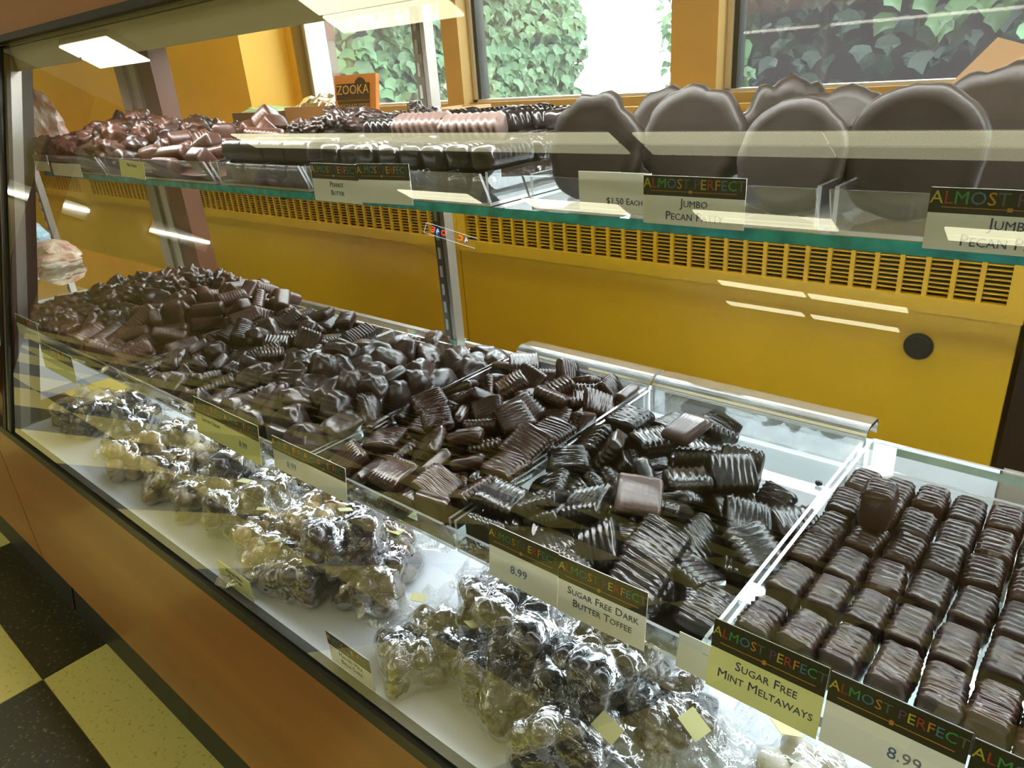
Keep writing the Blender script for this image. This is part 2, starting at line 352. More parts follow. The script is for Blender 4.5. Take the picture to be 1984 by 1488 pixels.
# red and blue message sign at the back of the shop, mirrored in the front glass
sg = thing('message_sign', 'small framed message sign with lit red and blue characters at the back of the shop', 'sign', (-3.91, -3.05, Z(.80)), rot=(0, 0, math.radians(134)))
rm = mat('lit_red', (.3, 0, 0), .5, emit=((1, .03, .02), 22)); bmn = mat('lit_blue', (0, 0, .3), .5, emit=((.05, .2, 1), 26)); gmn = mat('lit_frame', (.3, .3, .3), .5, emit=((.6, .75, .75), 4))
MB().box(-.20, .20, .006, .012, -.040, .040).build('sign_back', [bandm], sg)
MB().box(-.20, .20, 0, .006, .036, .040).box(-.20, .20, 0, .006, -.040, -.036).box(.195, .20, 0, .006, -.036, .036).build('sign_frame', [gmn], sg)
for ch, x, mm in (('E', .135, rm), ('4', .10, bmn), ('O', .055, rm), ('C', -.075, rm), ('4', -.12, bmn)):
    text_part('lit_character', ch, .055, [mm], sg, (x, -.002, 0))

# ------------------------------------------------------------------ display case
CX0, CX1 = -1.375, 1.0
YA = .25                                            # foot of the front glass
def gy(z): return .39+.28*z                         # front glass plane (z measured from the camera's height)
case = thing('display_case', 'long candy display case with slanted front glass and cherry veneer base', 'display case', (0, YA, 0))
def cp(mb, name, mats, parent=None, **k):
    o = mb.build(name, mats, case, loc=(0, -YA, 0), **k); return o
cp(MB().box(-1.518, CX1, YA, YA+.018, Z(-.825), Z(-.512)), 'front_panel', [wood])
cp(MB().box(-1.515, CX1, YA+.018, YA+.02, Z(-.82), Z(-.60)).box(-1.515, CX1, YA+.03, .72, Z(-.83), Z(-.815)), 'base_bottom', [dark])
cp(MB().box(-1.515, CX1, YA+.035, YA+.05, .0, Z(-.825)), 'toe_kick', [dark])
cp(MB().prism([(YA+.018, 0), (YA+.035, 0), (YA+.035, .075), (YA+.031, .075)], 'x', -1.515, CX1), 'cove_base', [blackrub])
cp(MB().box(-1.515, CX1, YA-.004, YA+.012, Z(-.514), Z(-.498)), 'sill_trim', [blackrub])
cp(MB().box(-1.375, CX1, YA+.012, .72, Z(-.515), Z(-.50)), 'deck', [white])
cp(MB().box(-1.375, CX1, .72, .735, .06, Z(-.50)), 'back_board', [wood])
cp(MB().box(-.728, -.052, .702, .705, Z(-.4995), Z(-.3635)), 'opal_back_panel', [opal])
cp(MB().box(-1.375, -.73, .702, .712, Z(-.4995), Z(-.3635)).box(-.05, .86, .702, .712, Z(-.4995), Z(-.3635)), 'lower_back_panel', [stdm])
g = MB(); za, zb = -.495, .082
g.v += [(x, gy(z)+d, Z(z)) for x in (-1.362, CX1) for z in (za, zb) for d in (0, .006)]
for f, e in (((0, 1, 3, 2), 1), ((4, 6, 7, 5), 1), ((0, 4, 5, 1), 1), ((2, 3, 7, 6), 1), ((0, 2, 6, 4), 0), ((1, 5, 7, 3), 0)): g.f.append(f); g.m.append(e)
cp(g, 'front_glass', [front_glass, blackrub])
# end frame: aluminium and black strips following the glass slope, clear end pane
def sloped(x0, x1, d0, d1, z0=-.50, z1=.085):
    s = MB(); s.v += [(x, gy(z)+d, Z(z)) for x in (x0, x1) for z in (z0, z1) for d in (d0, d1)]
    for f in ((0, 1, 3, 2), (4, 6, 7, 5), (0, 4, 5, 1), (2, 3, 7, 6), (0, 2, 6, 4), (1, 5, 7, 3)): s.f.append(f); s.m.append(0)
    return s
cp(sloped(-1.372, -1.362, -.003, .012), 'end_gasket', [blackrub])
cp(sloped(-1.385, -1.372, -.002, .03), 'end_post', [alu])
cp(sloped(-1.40, -1.385, -.004, .05), 'end_post', [blackrub])
# canopy
can = thing('case_canopy', 'wood fronted canopy running above the display cases', 'canopy', (0, .40, Z(.10)))
def kp(mb, name, mats): return mb.build(name, mats, can, loc=(0, -.40, -Z(.10)))
kp(MB().box(-3.6, CX1, .408, .426, Z(.097), Z(.42)), 'canopy_fascia', [wood])
kp(MB().box(-3.6, CX1, .403, .420, Z(.0885), Z(.097)), 'canopy_trim', [blackrub])
kp(MB().box(-3.6, CX1, .420, .75, Z(.0935), Z(.115)), 'canopy_soffit', [soff])
kp(MB().box(-3.6, CX1, .430, .468, Z(.078), Z(.0935)), 'lamp_housing', [alu_l])
kp(MB().box(-3.6, CX1, .470, .473, Z(.057), Z(.0935)), 'added_lamp_shade', [soff])  # added strip, keeps the tube's reflection out of the window panes
kp(MB().tube([(-1.2, .452, Z(.069)), (.9, .452, Z(.069))], .009, 10), 'added_case_tube', [lampc])  # added tube that brightens the case interior
kp(MB().prism([(.4245, Z(.0935)), (.4285, Z(.050)), (.4305, Z(.050)), (.4275, Z(.0935))], 'x', -3.6, CX1), 'lamp_valance', [soff])  # added strip hiding the canopy tube from the front
kp(MB().box(-3.6, CX1, .748, .753, Z(.09), Z(.42)), 'canopy_back', [wood])
cp(MB().tube([(-1.30, .435, Z(-.376)), (.85, .435, Z(-.376))], .008, 10), 'added_shelf_tube', [lampd])  # added tube that brightens the white deck and the bags
cp(MB().box(-1.500, -1.402, .262, .285, Z(-.50), Z(.085)), 'front_mullion', [brown])
# left back corner uprights
cp(MB().box(-1.615, -1.575, .675, .715, .0, Z(.092)).box(-1.575, -1.545, .68, .70, .0, Z(.092)), 'corner_post', [alu])
cp(MB().box(-1.545, -1.520, .672, .712, .0, Z(.092)), 'corner_post_bead', [alu_l])
cp(MB().box(-1.512, -1.452, .674, .71, .0, Z(.092)), 'corner_upright', [brown])
# slotted standards carrying the shelves
slot_me = MB().box(-.0022, .0022, -.0012, .0008, -.008, .008).mesh('slot', [mat('pale_slot_light', (.75, .76, .72), .6)])  # pale plates, brightness seen through the slots put into their colour
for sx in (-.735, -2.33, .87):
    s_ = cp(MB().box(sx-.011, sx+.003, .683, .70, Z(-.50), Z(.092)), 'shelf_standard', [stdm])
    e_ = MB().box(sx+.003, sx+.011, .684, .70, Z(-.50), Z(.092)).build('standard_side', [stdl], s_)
    for k in range(22):
        z = Z(-.49+.0262*k)
        if z > Z(.07): break
        inst('slot', slot_me, s_, (sx-.0035, .6826, z))
    for zz in (-.3635, -.1065):
        MB().prism([(.683, Z(zz)), (.683, Z(zz-.035)), (.45, Z(zz-.008)), (.45, Z(zz))], 'x', sx-.001, sx+.001).build('shelf_bracket', [stdm], s_)
def shelf(name, label, x0, x1, y0, y1, z, th, em):
    s = thing(name, label, 'shelf', (x0, y0, Z(z-th)))
    mb = MB().box(0, x1-x0, 0, y1-y0, 0, th, 0, 1, 'z'); mb.build('glass_sheet', [shelf_glass, em], s)
    return s
shelf('glass_shelf', 'lower clear glass shelf carrying the large candy trays', -1.362, .92, .333, .682, -.355, .008, green_e)
shelf('glass_shelf', 'upper clear glass shelf with bright teal front edge', -1.362, .92, .418, .682, -.0970, .0072, teal)

# ------------------------------------------------------------------ clear acrylic trays
def tray(label, x0, x1, y0, y1, z, h, lip=False, hb=None, th=.0025, group='clear candy trays'):
    w, d = x1-x0, y1-y0
    t = thing('candy_tray', label, 'tray', (x0, y0, Z(z)), group)
    A = [acryl, acryl_edge]
    MB().box(0, w, 0, d, 0, th, 0, 1, 'z').build('tray_floor', A, t)
    # front wall leans out a little and is thicker at its top
    f = MB(); f.prism([(0, th), (-.010, h), (-.0075, h), (th, th)], 'x', 0, w, 0, 1)
    f.m = [1, 1, 0, 1, 0, 0]; f.m = [1, 1]+[0, 1, 0, 0]
    f.build('front_wall', A, t)
    for xx in (0, w-th):
        MB().box(xx, xx+th, 0, d, th, h, 0, 1, 'x').build('side_wall', A, t)
    hb = hb or h
    if lip:
        n = 7; prof = [(d-th, th), (d-th, h)]
        for i in range(n): a = PI/2*i/(n-1); prof.append((d-th+.012-.012*math.cos(a), h+.010*math.sin(a)))
        prof += [(d+.030, h+.008), (d+.034, h+.002), (d+.032, h-.004)]
        m = MB(); k = len(prof); t2 = .0035
        m.v += [(x, p[0], p[1]) for x in (0, w) for p in prof]+[(x, p[0]-(t2 if i < 3 else 0), p[1]-(0 if i < 3 else t2)) for x in (0, w) for i, p in enumerate(prof)]
        for i in range(k-1):
            for b in (0, 2*k): m.f.append((b+i, b+i+1, b+k+i+1, b+k+i)); m.m.append(0)
            m.f.append((i, i+1, 2*k+i+1, 2*k+i)); m.m.append(1); m.f.append((k+i, k+i+1, 3*k+i+1, 3*k+i)); m.m.append(1)
        m.f.append((k-1, 2*k-1, 4*k-1, 3*k-1)); m.m.append(1); m.f.append((0, k, 3*k, 2*k)); m.m.append(1)
        m.build('rolled_back_wall', [acryl_lip, acryl_edge], t)
    else:
        MB().box(0, w, d-th, d, th, hb, 0, 1, 'y').build('back_wall', A, t)
    return t
ZL = -.3545; ZU = -.0965; HL = .030; HU = .026
LT = {'T1a': (-1.355, -1.180, .322, .615), 'T1b': (-1.178, -.983, .322, .61), 'T2a': (-.980, -.772, .322, .61), 'T2b': (-.770, -.562, .322, .61),
      'T3': (-.558, -.370, .322, .628), 'T4': (-.366, -.148, .322, .628), 'T5': (-.145, .085, .318, .632), 'T6': (.09, .32, .322, .632)}
names = {'T1a': 'lower shelf tray of knobbly milk clusters at the case end', 'T1b': 'lower shelf tray of ridged milk chocolate bars', 'T2a': 'lower shelf tray of mixed dark bars and squares',
         'T2b': 'lower shelf tray heaped with large lumpy caramels', 'T3': 'lower shelf tray of reddish brown ridged toffee squares', 'T4': 'lower shelf tray of near-black ridged toffee squares with a bare back corner',
         'T5': 'lower shelf tray of meltaway blocks set in rows', 'T6': 'lower shelf tray right of the meltaways'}
for k, (a, b, c, d) in LT.items(): tray(names[k], a, b, c, d, ZL, HL, lip=k in ('T3', 'T4'))
UTR = {'U1': (-1.355, -1.115, .418, .665), 'U2': (-1.105, -.812, .418, .665), 'U3': (-.800, -.628, .418, .665), 'U4': (-.622, -.389, .418, .665), 'U5': (-.347, -.139, .418, .665), 'U6': (-.132, .09, .418, .665)}
un = {'U1': 'upper shelf tray of reddish clusters at the case end', 'U2': 'upper shelf tray of brown bars and lumps', 'U3': 'upper shelf tray of tall dark blocks', 'U4': 'upper shelf tray of ridged dark bars with two price cards',
      'U5': 'upper shelf tray holding several jumbo patties', 'U6': 'upper shelf tray at the right with one big patty in front'}
for k, (a, b, c, d) in UTR.items(): tray(un[k], a, b, c, d, ZU, HU, hb=.02)
# ------------------------------------------------------------------ chocolate shapes
def ridge_block(name, mats, sx, sy, sz, n=40, period=.0045, amp=.0012, r=.0035, seed=0, skew=0., m=18, wob=.6, flatbot=True):
    # loft of rounded-rectangle sections along x; raised drizzle ridges cross the top and run down the sides
    rnd = random.Random(seed); ph = rnd.random()*6; V = []; F = []
    sec = []
    for j in range(m):
        a = 2*PI*(j+.5)/m
        c, s = math.cos(a), math.sin(a); k = 1/max(abs(c), abs(s)); p = Vector((c*k, s*k))
        # pull corners in
        e = 5.0; q = (abs(c)**e+abs(s)**e)**(-1/e); sec.append((c*q, s*q))
    def st(i): 
        u = -1+2*i/(n-1); return u
    for i in range(n):
        u = st(i); x = u*sx/2
        edge = max(0, abs(x)-(sx/2-r))/r; k = math.sqrt(max(0, 1-edge*edge)) if edge > 0 else 1
        iy = (sy/2-r+r*k); iz = (sz/2-r*.8+r*.8*k)
        for (cy, cz) in sec:
            y = cy*iy; z = cz*iz
            w = noise.noise(Vector((x*90, y*90+seed*3, z*60)))*wob
            f = math.sin(2*PI*(x+skew*y+ (.3*z))/period+ph+w*4)
            f = max(0, f)**.8
            top = 1 if cz > -.3 else 0
            g = amp*f*top*(k if k < .5 else 1)
            lump = .0006*noise.noise(Vector((x*60+seed, y*60, z*60)))
            V.append((x+.0008*noise.noise(Vector((y*80, z*80, seed))), y+(g+lump)*cy, z+(g+lump)*(cz if cz > 0 else .2*cz)))
    for i in range(n-1):
        for j in range(m):
            a, b = i*m+j, i*m+(j+1) % m; F.append((a, b, b+m, a+m))
    for base, rev in ((0, True), ((n-1)*m, False)):
        c = len(V); V.append((V[base][0], 0, 0))
        for j in range(m):
            a, b = base+j, base+(j+1) % m; F.append((c, a, b) if not rev else (c, b, a))
    me = bpy.data.meshes.new(name); me.from_pydata(V, [], F); me.materials.append(mats)
    bm = bmesh.new(); bm.from_mesh(me); bmesh.ops.recalc_face_normals(bm, faces=bm.faces); bm.to_mesh(me); bm.free()
    me.polygons.foreach_set('use_smooth', [True]*len(me.polygons)); return me
def lump_mesh(name, mt, sx, sy, sz, seed=0, knob=.10, freq=1.6, sub=4, ridges=False):
    b = bmesh.new(); bmesh.ops.create_icosphere(b, subdivisions=sub, radius=1)
    for v in b.verts:
        n = v.co.normalized(); s = Vector((seed*7.3, seed*1.7, seed))
        q = Vector((n.x, n.y, max(n.z, -.75)))
        k = 1+knob*1.6*noise.noise(n*freq+s)+knob*.8*abs(noise.noise(n*freq*2.3+s))*1.5
        if ridges: k += .03*max(0, math.sin(n.x*22+3*noise.noise(n*2+s)))*(1 if n.z > -.2 else 0)
        e = 3.0; sup = (abs(n.x)**e+abs(n.y)**e+abs(n.z)**e)**(-1/e)
        v.co = Vector((q.x*k*sup*sx/2, q.y*k*sup*sy/2, q.z*k*sup*sz/2))
    me = bpy.data.meshes.new(name); b.to_mesh(me); b.free(); me.materials.append(mt)
    me.polygons.foreach_set('use_smooth', [True]*len(me.polygons)); return me
SEED = iter(range(1, 999))
def variants(fn, n): return [fn(next(SEED)) for _ in range(n)]
V_sq_t = variants(lambda s: ridge_block('toffee_square', choc_t, .035, .0345, .0120, seed=s, skew=random.uniform(-.7, .7), period=random.uniform(.0038, .0052)), 6)
V_sqs_t = variants(lambda s: ridge_block('toffee_piece', choc_t, .034, .029, .0115, seed=s, skew=random.uniform(-.9, .9)), 3)
V_sq_d = variants(lambda s: ridge_block('toffee_square', choc_d, .036, .035, .0125, seed=s, skew=random.uniform(-.7, .7), period=random.uniform(.0042, .0058), amp=.0014), 6)
V_sqs_d = variants(lambda s: ridge_block('toffee_piece', choc_d, .034, .029, .0120, seed=s, skew=random.uniform(-.9, .9)), 3)
V_sqs_c = variants(lambda s: ridge_block('chocolate_square', choc_c, .034, .029, .0125, seed=s, skew=random.uniform(-.6, .6)), 4)
V_bar_c = variants(lambda s: ridge_block('chocolate_bar', choc_c, .046, .022, .0175, seed=s, n=50, r=.005, skew=.2), 4)
V_bar_m = variants(lambda s: ridge_block('milk_bar', choc_m, .047, .0225, .018, seed=s, n=50, r=.005, skew=random.uniform(-.3, .3), amp=random.choice((.0003, .0009))), 6)
V_lump_c = variants(lambda s: lump_mesh('caramel_lump', choc_c, .037, .031, .027, s, ridges=s % 2 == 0), 5)
V_lump2_c = variants(lambda s: lump_mesh('caramel_lump', choc_c, .043, .029, .025, s, ridges=s % 3 == 0), 4)
V_lump_m = variants(lambda s: lump_mesh('nut_cluster', choc_m, .037, .031, .027, s, knob=.2, freq=2.4), 5)
V_lump2_m = variants(lambda s: lump_mesh('nut_cluster', choc_c, .043, .029, .025, s, knob=.22, freq=2.4), 4)
V_blk = variants(lambda s: ridge_block('fudge_block', choc_m, .030, .030, .021, seed=s, amp=.0002, r=.004), 3)
V_ball_d = [lump_mesh('malt_ball', choc_b, .0178, .0178, .0178, next(SEED), knob=.05, sub=3) for _ in range(2)]
V_ball_m = [lump_mesh('malt_ball', choc_bm, .0178, .0178, .0178, next(SEED), knob=.05, sub=3) for _ in range(2)]

DATA = {
 'T1a': [(2, 1108, 133, 270, 52, -39, 25, 72), (3, 1039, 2354, 506, 28, -6, -10, -95), (3, 804, 1899, 505, 86, -10, 9, -49), (3, 748, 2970, 187, 6, 1, -98, 21), (2, 370, 131, 236, 28, -9, 52, 80), (2, 582, 1524, 514, 13, -95, 25, -7), (3, 1390, 1580, 453, 38, 47, -74, -29), (2, 103, 870, 345, 50, 43, -70, -27), (3, 1152, 2984, 188, 60, -80, 1, -5), (2, 966, 964, 514, 1, 29, 94, 14), (2, 1570, 467, 355, 41, -82, 40, 2), (3, 878, 2668, 414, 18, 6, 96, 20), (2, 624, 2539, 491, 69, 68, -8, 25), (3, 116, 1270, 321, 37, -70, 39, -48), (3, 970, 2884, 354, 76, 44, 5, -46), (3, 844, 130, 254, 15, 73, -13, 65), (2, 117, 1878, 338, 50, 62, 50, 34), (3, 1196, 562, 455, 2, 2, -99, -10), (3, 620, 1200, 520, 38, -26, -50, 74), (2, 119, 242, 351, 72, -27, 36, 53), (3, 962, 336, 392, 69, 63, -33, -7), (2, 1533, 166, 288, 53, 58, -49, -37), (2, 92, 2612, 362, 11, 56, -4, 83), (2, 1570, 2179, 348, 1, -36, 92, -16), (2, 104, 2179, 360, 31, 42, -82, 23), (3, 950, 1565, 505, 5, -12, -98, 13), (3, 312, 1822, 492, 80, 8, 27, 53), (2, 514, 537, 494, 27, 83, -40, 27), (2, 672, 324, 384, 51, 14, 44, 72), (2, 1546, 2958, 260, 40, -80, 45, 8), (2, 374, 2158, 504, 51, -2, -6, 86), (2, 230, 2406, 444, 74, -65, -5, 17), (3, 1612, 742, 362, 25, -24, -15, 93), (2, 1312, 2839, 359, 69, 0, 31, -65), (3, 432, 2968, 246, 14, -65, -7, -75), (2, 1595, 1794, 340, 72, -28, -34, 54), (3, 1575, 1392, 321, 9, 76, -63, -10), (2, 170, 1576, 387, 12, -56, 61, -55), (2, 1278, 302, 380, 15, -42, -22, -87), (2, 566, 2771, 378, 39, 12, -87, -28), (2, 389, 317, 402, 22, 68, -57, 39), (3, 88, 540, 352, 34, 38, -84, -17), (2, 292, 1068, 473, 56, -3, 55, -61), (2, 1050, 2067, 514, 98, -14, 2, 9), (2, 160, 2946, 231, 34, -8, -11, -93), (3, 300, 1375, 512, 72, 24, 38, -53), (3, 292, 730, 454, 72, 25, 14, 62), (3, 566, 1828, 550, 67, 46, -55, -18), (3, 1540, 1041, 356, 27, -17, 16, -94), (2, 891, 1268, 522, 80, -11, 17, 56), (3, 1216, 1807, 522, 6, 95, -20, 20)],
 'T1b': [(4, 424, 1537, 340, 88, -9, -19, 42), (4, 592, 2027, 355, 80, 0, 0, 60), (4, 590, 1052, 355, 86, 0, 0, 51), (4, 660, 444, 277, 65, 10, -12, 74), (4, 1258, 2044, 355, 81, 0, 0, 58), (4, 1331, 1519, 355, 83, 0, 0, 55), (4, 1314, 982, 355, 89, 0, 0, 46), (4, 1296, 460, 282, 79, 13, -9, 60), (4, 561, 2648, 280, 76, -12, 10, 64), (4, 1260, 2652, 278, 93, -15, 6, 32), (4, 832, 2711, 292, 80, 17, 29, 50), (4, 1133, 2906, 220, 72, -30, 34, 53), (4, 1782, 1411, 194, 24, -66, -66, 24), (4, 1196, 27, 366, 74, -27, 20, 58), (4, 860, 1644, 355, 0, -79, -61, 0), (4, 233, 2170, 284, 63, -71, -32, 4), (4, 1700, 1838, 279, 34, 74, 55, 16), (4, 533, 1032, 525, 91, 0, 0, 43), (4, 253, 1776, 390, 39, -72, -55, -17), (4, 440, 424, 306, 63, -21, -45, 60), (4, 732, 2901, 386, 61, -35, 0, 71), (4, 1784, 869, 224, 29, 65, 65, 29), (4, 1148, 1162, 500, 18, 69, -18, 69), (4, 498, 1304, 380, 65, 65, 29, 29), (4, 1871, 1848, 395, 65, 39, 26, 59), (4, 701, 861, 484, 61, 54, 3, 58), (4, 1458, 232, 223, 34, 68, 29, 58), (4, 714, 124, 215, 63, 69, -18, 33), (4, 888, 2488, 459, 7, -82, 50, 29), (4, 1390, 2894, 371, 70, -9, 24, 67), (4, 1651, 230, 222, 31, 65, 31, 62), (4, 1105, 1609, 380, 20, -80, -56, 14), (4, 302, 211, 360, 24, -57, -76, 20), (4, 1089, 2196, 380, 59, -59, -39, 39), (4, 838, 2156, 478, 61, -27, 65, -35), (4, 1526, 854, 356, 42, 80, 43, 4), (4, 404, 3014, 276, 65, 48, -35, 47), (4, 1658, 2605, 288, 67, 70, 22, -7), (4, 986, 596, 368, 27, 88, 33, 18), (4, 176, 1544, 409, 43, -81, -39, -8), (4, 1824, 226, 361, 69, 44, 18, 55), (4, 1339, 1568, 525, 90, 0, 0, 45), (4, 1778, 2570, 452, 93, -9, 18, -31), (4, 1006, 225, 188, 19, -61, 74, 24), (4, 1017, 914, 478, 62, -70, -11, -35), (4, 214, 206, 214, 28, -29, -91, 12), (4, 1217, 2044, 545, 76, 14, 12, 62), (4, 412, 2826, 344, 18, 91, 5, 38), (4, 798, 1422, 544, 55, 63, 34, 43), (4, 363, 2512, 456, 43, -29, -29, 80), (4, 1721, 2254, 271, 82, 20, 40, 36), (4, 1620, 1911, 444, 35, -6, 93, -8), (4, 941, 1265, 458, 51, 28, 17, -80), (4, 113, 2430, 317, 50, -22, 9, -83), (4, 215, 1932, 316, 42, -80, -43, -10), (4, 642, 1914, 550, 9, 12, 70, 70), (4, 1399, 2375, 416, 69, 61, -7, -39)],
 'T2a': [(4, 1092, 2702, 110, 61, 61, -36, -36), (1, 1790, 1671, 131, 94, -3, 10, -31), (4, 1170, 172, 112, 95, 28, -3, -11), (4, 938, 1794, 225, 50, 0, 0, -87), (4, 1328, 2958, 111, 6, 2, -26, -96), (4, 1516, 453, 180, 51, 6, 9, -85), (4, 453, 202, 110, 3, -3, 71, -71), (1, 1432, 1662, 195, 69, 0, 0, -72), (1, 681, 1327, 195, 100, 0, 0, 6), (1, 1060, 1342, 195, 19, 0, 0, 98), (4, 1089, 984, 225, 36, 0, 0, 93), (4, 1797, 999, 186, 23, 37, 67, 61), (1, 200, 790, 134, 23, -38, 89, -9), (1, 477, 2456, 94, 98, -15, 2, 10), (1, 194, 1944, 128, 2, -98, 13, -11), (4, 728, 2634, 85, 0, 51, 86, 0), (4, 87, 1344, 271, 56, -43, 42, -57), (1, 1083, 689, 268, 29, -22, 91, 17), (1, 1816, 2610, 55, 2, 0, 0, 100), (4, 1648, 110, 178, 85, -50, -15, -9), (3, 1884, 1284, 164, 60, 42, 46, 50), (1, 542, 55, 206, 36, 36, -61, 61), (1, 674, 2092, 184, 39, -4, -10, -91), (4, 1606, 1343, 204, 45, -10, 5, -89), (3, 383, 1047, 232, 9, -15, -14, 98), (4, 244, 1670, 195, 8, 7, 70, -70), (1, 370, 2704, 105, 6, 2, -24, -97), (3, 810, 184, 166, 24, -50, -60, 57), (1, 1436, 2650, 55, 94, 0, 0, -32), (1, 1092, 1584, 310, 42, -13, 6, -90), (3, 326, 512, 225, 20, -87, 43, 7), (3, 648, 1593, 292, 62, -56, 7, -54), (3, 118, 2398, 196, 7, -64, 6, 76), (4, 1294, 1273, 278, 72, 30, 16, 60), (4, 931, 2272, 264, 16, -5, -93, -32), (4, 915, 2624, 218, 83, -23, 13, -50), (4, 1416, 2236, 182, 73, -8, 7, 68), (1, 284, 1377, 148, 6, 84, 53, 9), (1, 1580, 1784, 376, 22, 11, -88, -40), (1, 314, 1368, 344, 17, -50, -81, 22), (4, 922, 418, 208, 9, 7, 44, 89), (1, 1804, 321, 116, 17, -83, 51, 10), (1, 1498, 2634, 165, 98, 0, 0, -20), (1, 567, 2434, 226, 56, -2, 6, 83), (1, 1302, 431, 247, 62, -25, -14, 73), (1, 1106, 142, 249, 2, 7, 27, -96), (4, 1746, 2399, 214, 24, -70, -65, 16), (4, 462, 1450, 402, 19, 89, -36, -21), (1, 1856, 1612, 308, 6, -93, 35, -12), (4, 872, 866, 334, 91, -8, -34, -22), (1, 1602, 1202, 373, 4, 48, -87, 5), (3, 460, 1889, 280, 8, 26, 46, 85), (4, 1181, 2703, 305, 0, 91, -41, 0), (1, 1502, 971, 300, 33, 89, -29, 12), (1, 117, 274, 138, 63, 32, -32, -63), (1, 130, 2710, 150, 55, -55, 44, -44), (3, 1190, 2047, 318, 81, 29, -51, 4), (4, 1532, 1910, 272, 22, -9, -31, -91), (1, 164, 894, 266, 5, -25, -12, 96), (4, 312, 2272, 284, 43, -64, -63, 10), (1, 738, 2614, 350, 87, 12, -8, -47), (4, 890, 574, 304, 2, 27, 85, -45), (1, 1928, 1940, 206, 27, -72, 35, -55), (4, 1497, 794, 228, 13, -11, 2, -98), (4, 1897, 2372, 316, 66, -16, 25, -69)],
 'T2b': [(2, 133, 1006, 291, 6, 73, -64, -24), (1, 1119, 2542, 55, 0, -72, 69, 0), (3, 1882, 1860, 246, 57, 37, 40, 62), (1, 272, 500, 262, 52, 19, -12, -83), (3, 1068, 1441, 426, 97, 7, -9, -21), (2, 1546, 2958, 134, 95, -24, -17, -10), (3, 980, 360, 349, 65, 14, -35, 66), (2, 788, 1119, 436, 13, -75, 65, 2), (1, 273, 1691, 262, 18, 55, 80, 13), (3, 1884, 490, 265, 37, -57, 61, -39), (2, 1400, 1315, 434, 17, 2, 14, -98), (2, 440, 2931, 126, 5, -72, -69, -9), (2, 120, 1321, 300, 73, -24, 63, -13), (3, 197, 118, 194, 72, -68, 13, 2), (3, 363, 1297, 386, 58, 11, 26, 76), (3, 1088, 1172, 454, 0, -26, -48, -83), (2, 1871, 1528, 324, 42, -67, -41, -46), (2, 1854, 2914, 128, 54, 9, 26, 80), (2, 1156, 718, 442, 5, -84, -48, 25), (3, 1434, 715, 444, 39, -35, -70, 49), (2, 715, 2938, 142, 41, -34, -70, 47), (1, 1419, 56, 170, 50, -50, -50, -50), (2, 1242, 436, 416, 43, 72, 53, 14), (2, 1166, 2376, 234, 93, -16, 19, -28), (2, 1701, 2664, 129, 94, 5, 15, -31), (2, 1850, 826, 301, 13, -46, -72, -51), (2, 712, 826, 460, 6, -44, 69, 57), (3, 1362, 2760, 130, 54, -80, 22, -16), (2, 796, 126, 208, 83, 56, 4, 3), (1, 862, 644, 460, 79, 21, 37, -45), (2, 754, 1404, 521, 13, 13, -75, -64), (2, 1384, 236, 313, 73, 61, -16, 24), (2, 527, 1546, 446, 32, -94, -2, 12), (2, 1682, 1756, 384, 17, -80, 47, -31), (2, 754, 2440, 138, 88, -46, -7, 13), (2, 1875, 1256, 292, 2, -67, -9, -74), (2, 1709, 1060, 398, 25, -48, 51, 66), (2, 1786, 149, 288, 71, -6, -28, -65), (3, 267, 2683, 129, 68, 39, -31, -54), (2, 1002, 952, 544, 51, -49, 66, 24), (2, 952, 1756, 434, 12, -65, -75, 8), (2, 938, 2253, 318, 15, -43, -57, 68), (2, 1448, 2480, 150, 21, -56, 72, 34), (2, 114, 630, 385, 28, -37, 86, -20), (1, 744, 361, 376, 36, 11, 90, 21), (2, 1869, 2423, 182, 39, 41, -74, -36), (2, 1238, 1688, 442, 43, -25, 6, -87), (2, 1694, 626, 388, 34, -72, 25, -55), (3, 1436, 1013, 448, 65, -67, 15, -33), (1, 1704, 1356, 401, 54, -2, 83, 4), (3, 586, 2651, 115, 6, 19, -97, -13), (3, 639, 1812, 428, 36, -9, 4, 93), (2, 496, 168, 284, 72, -9, 6, 69), (3, 359, 798, 372, 57, -20, -4, 80), (2, 523, 1010, 468, 67, -13, -50, -54)],
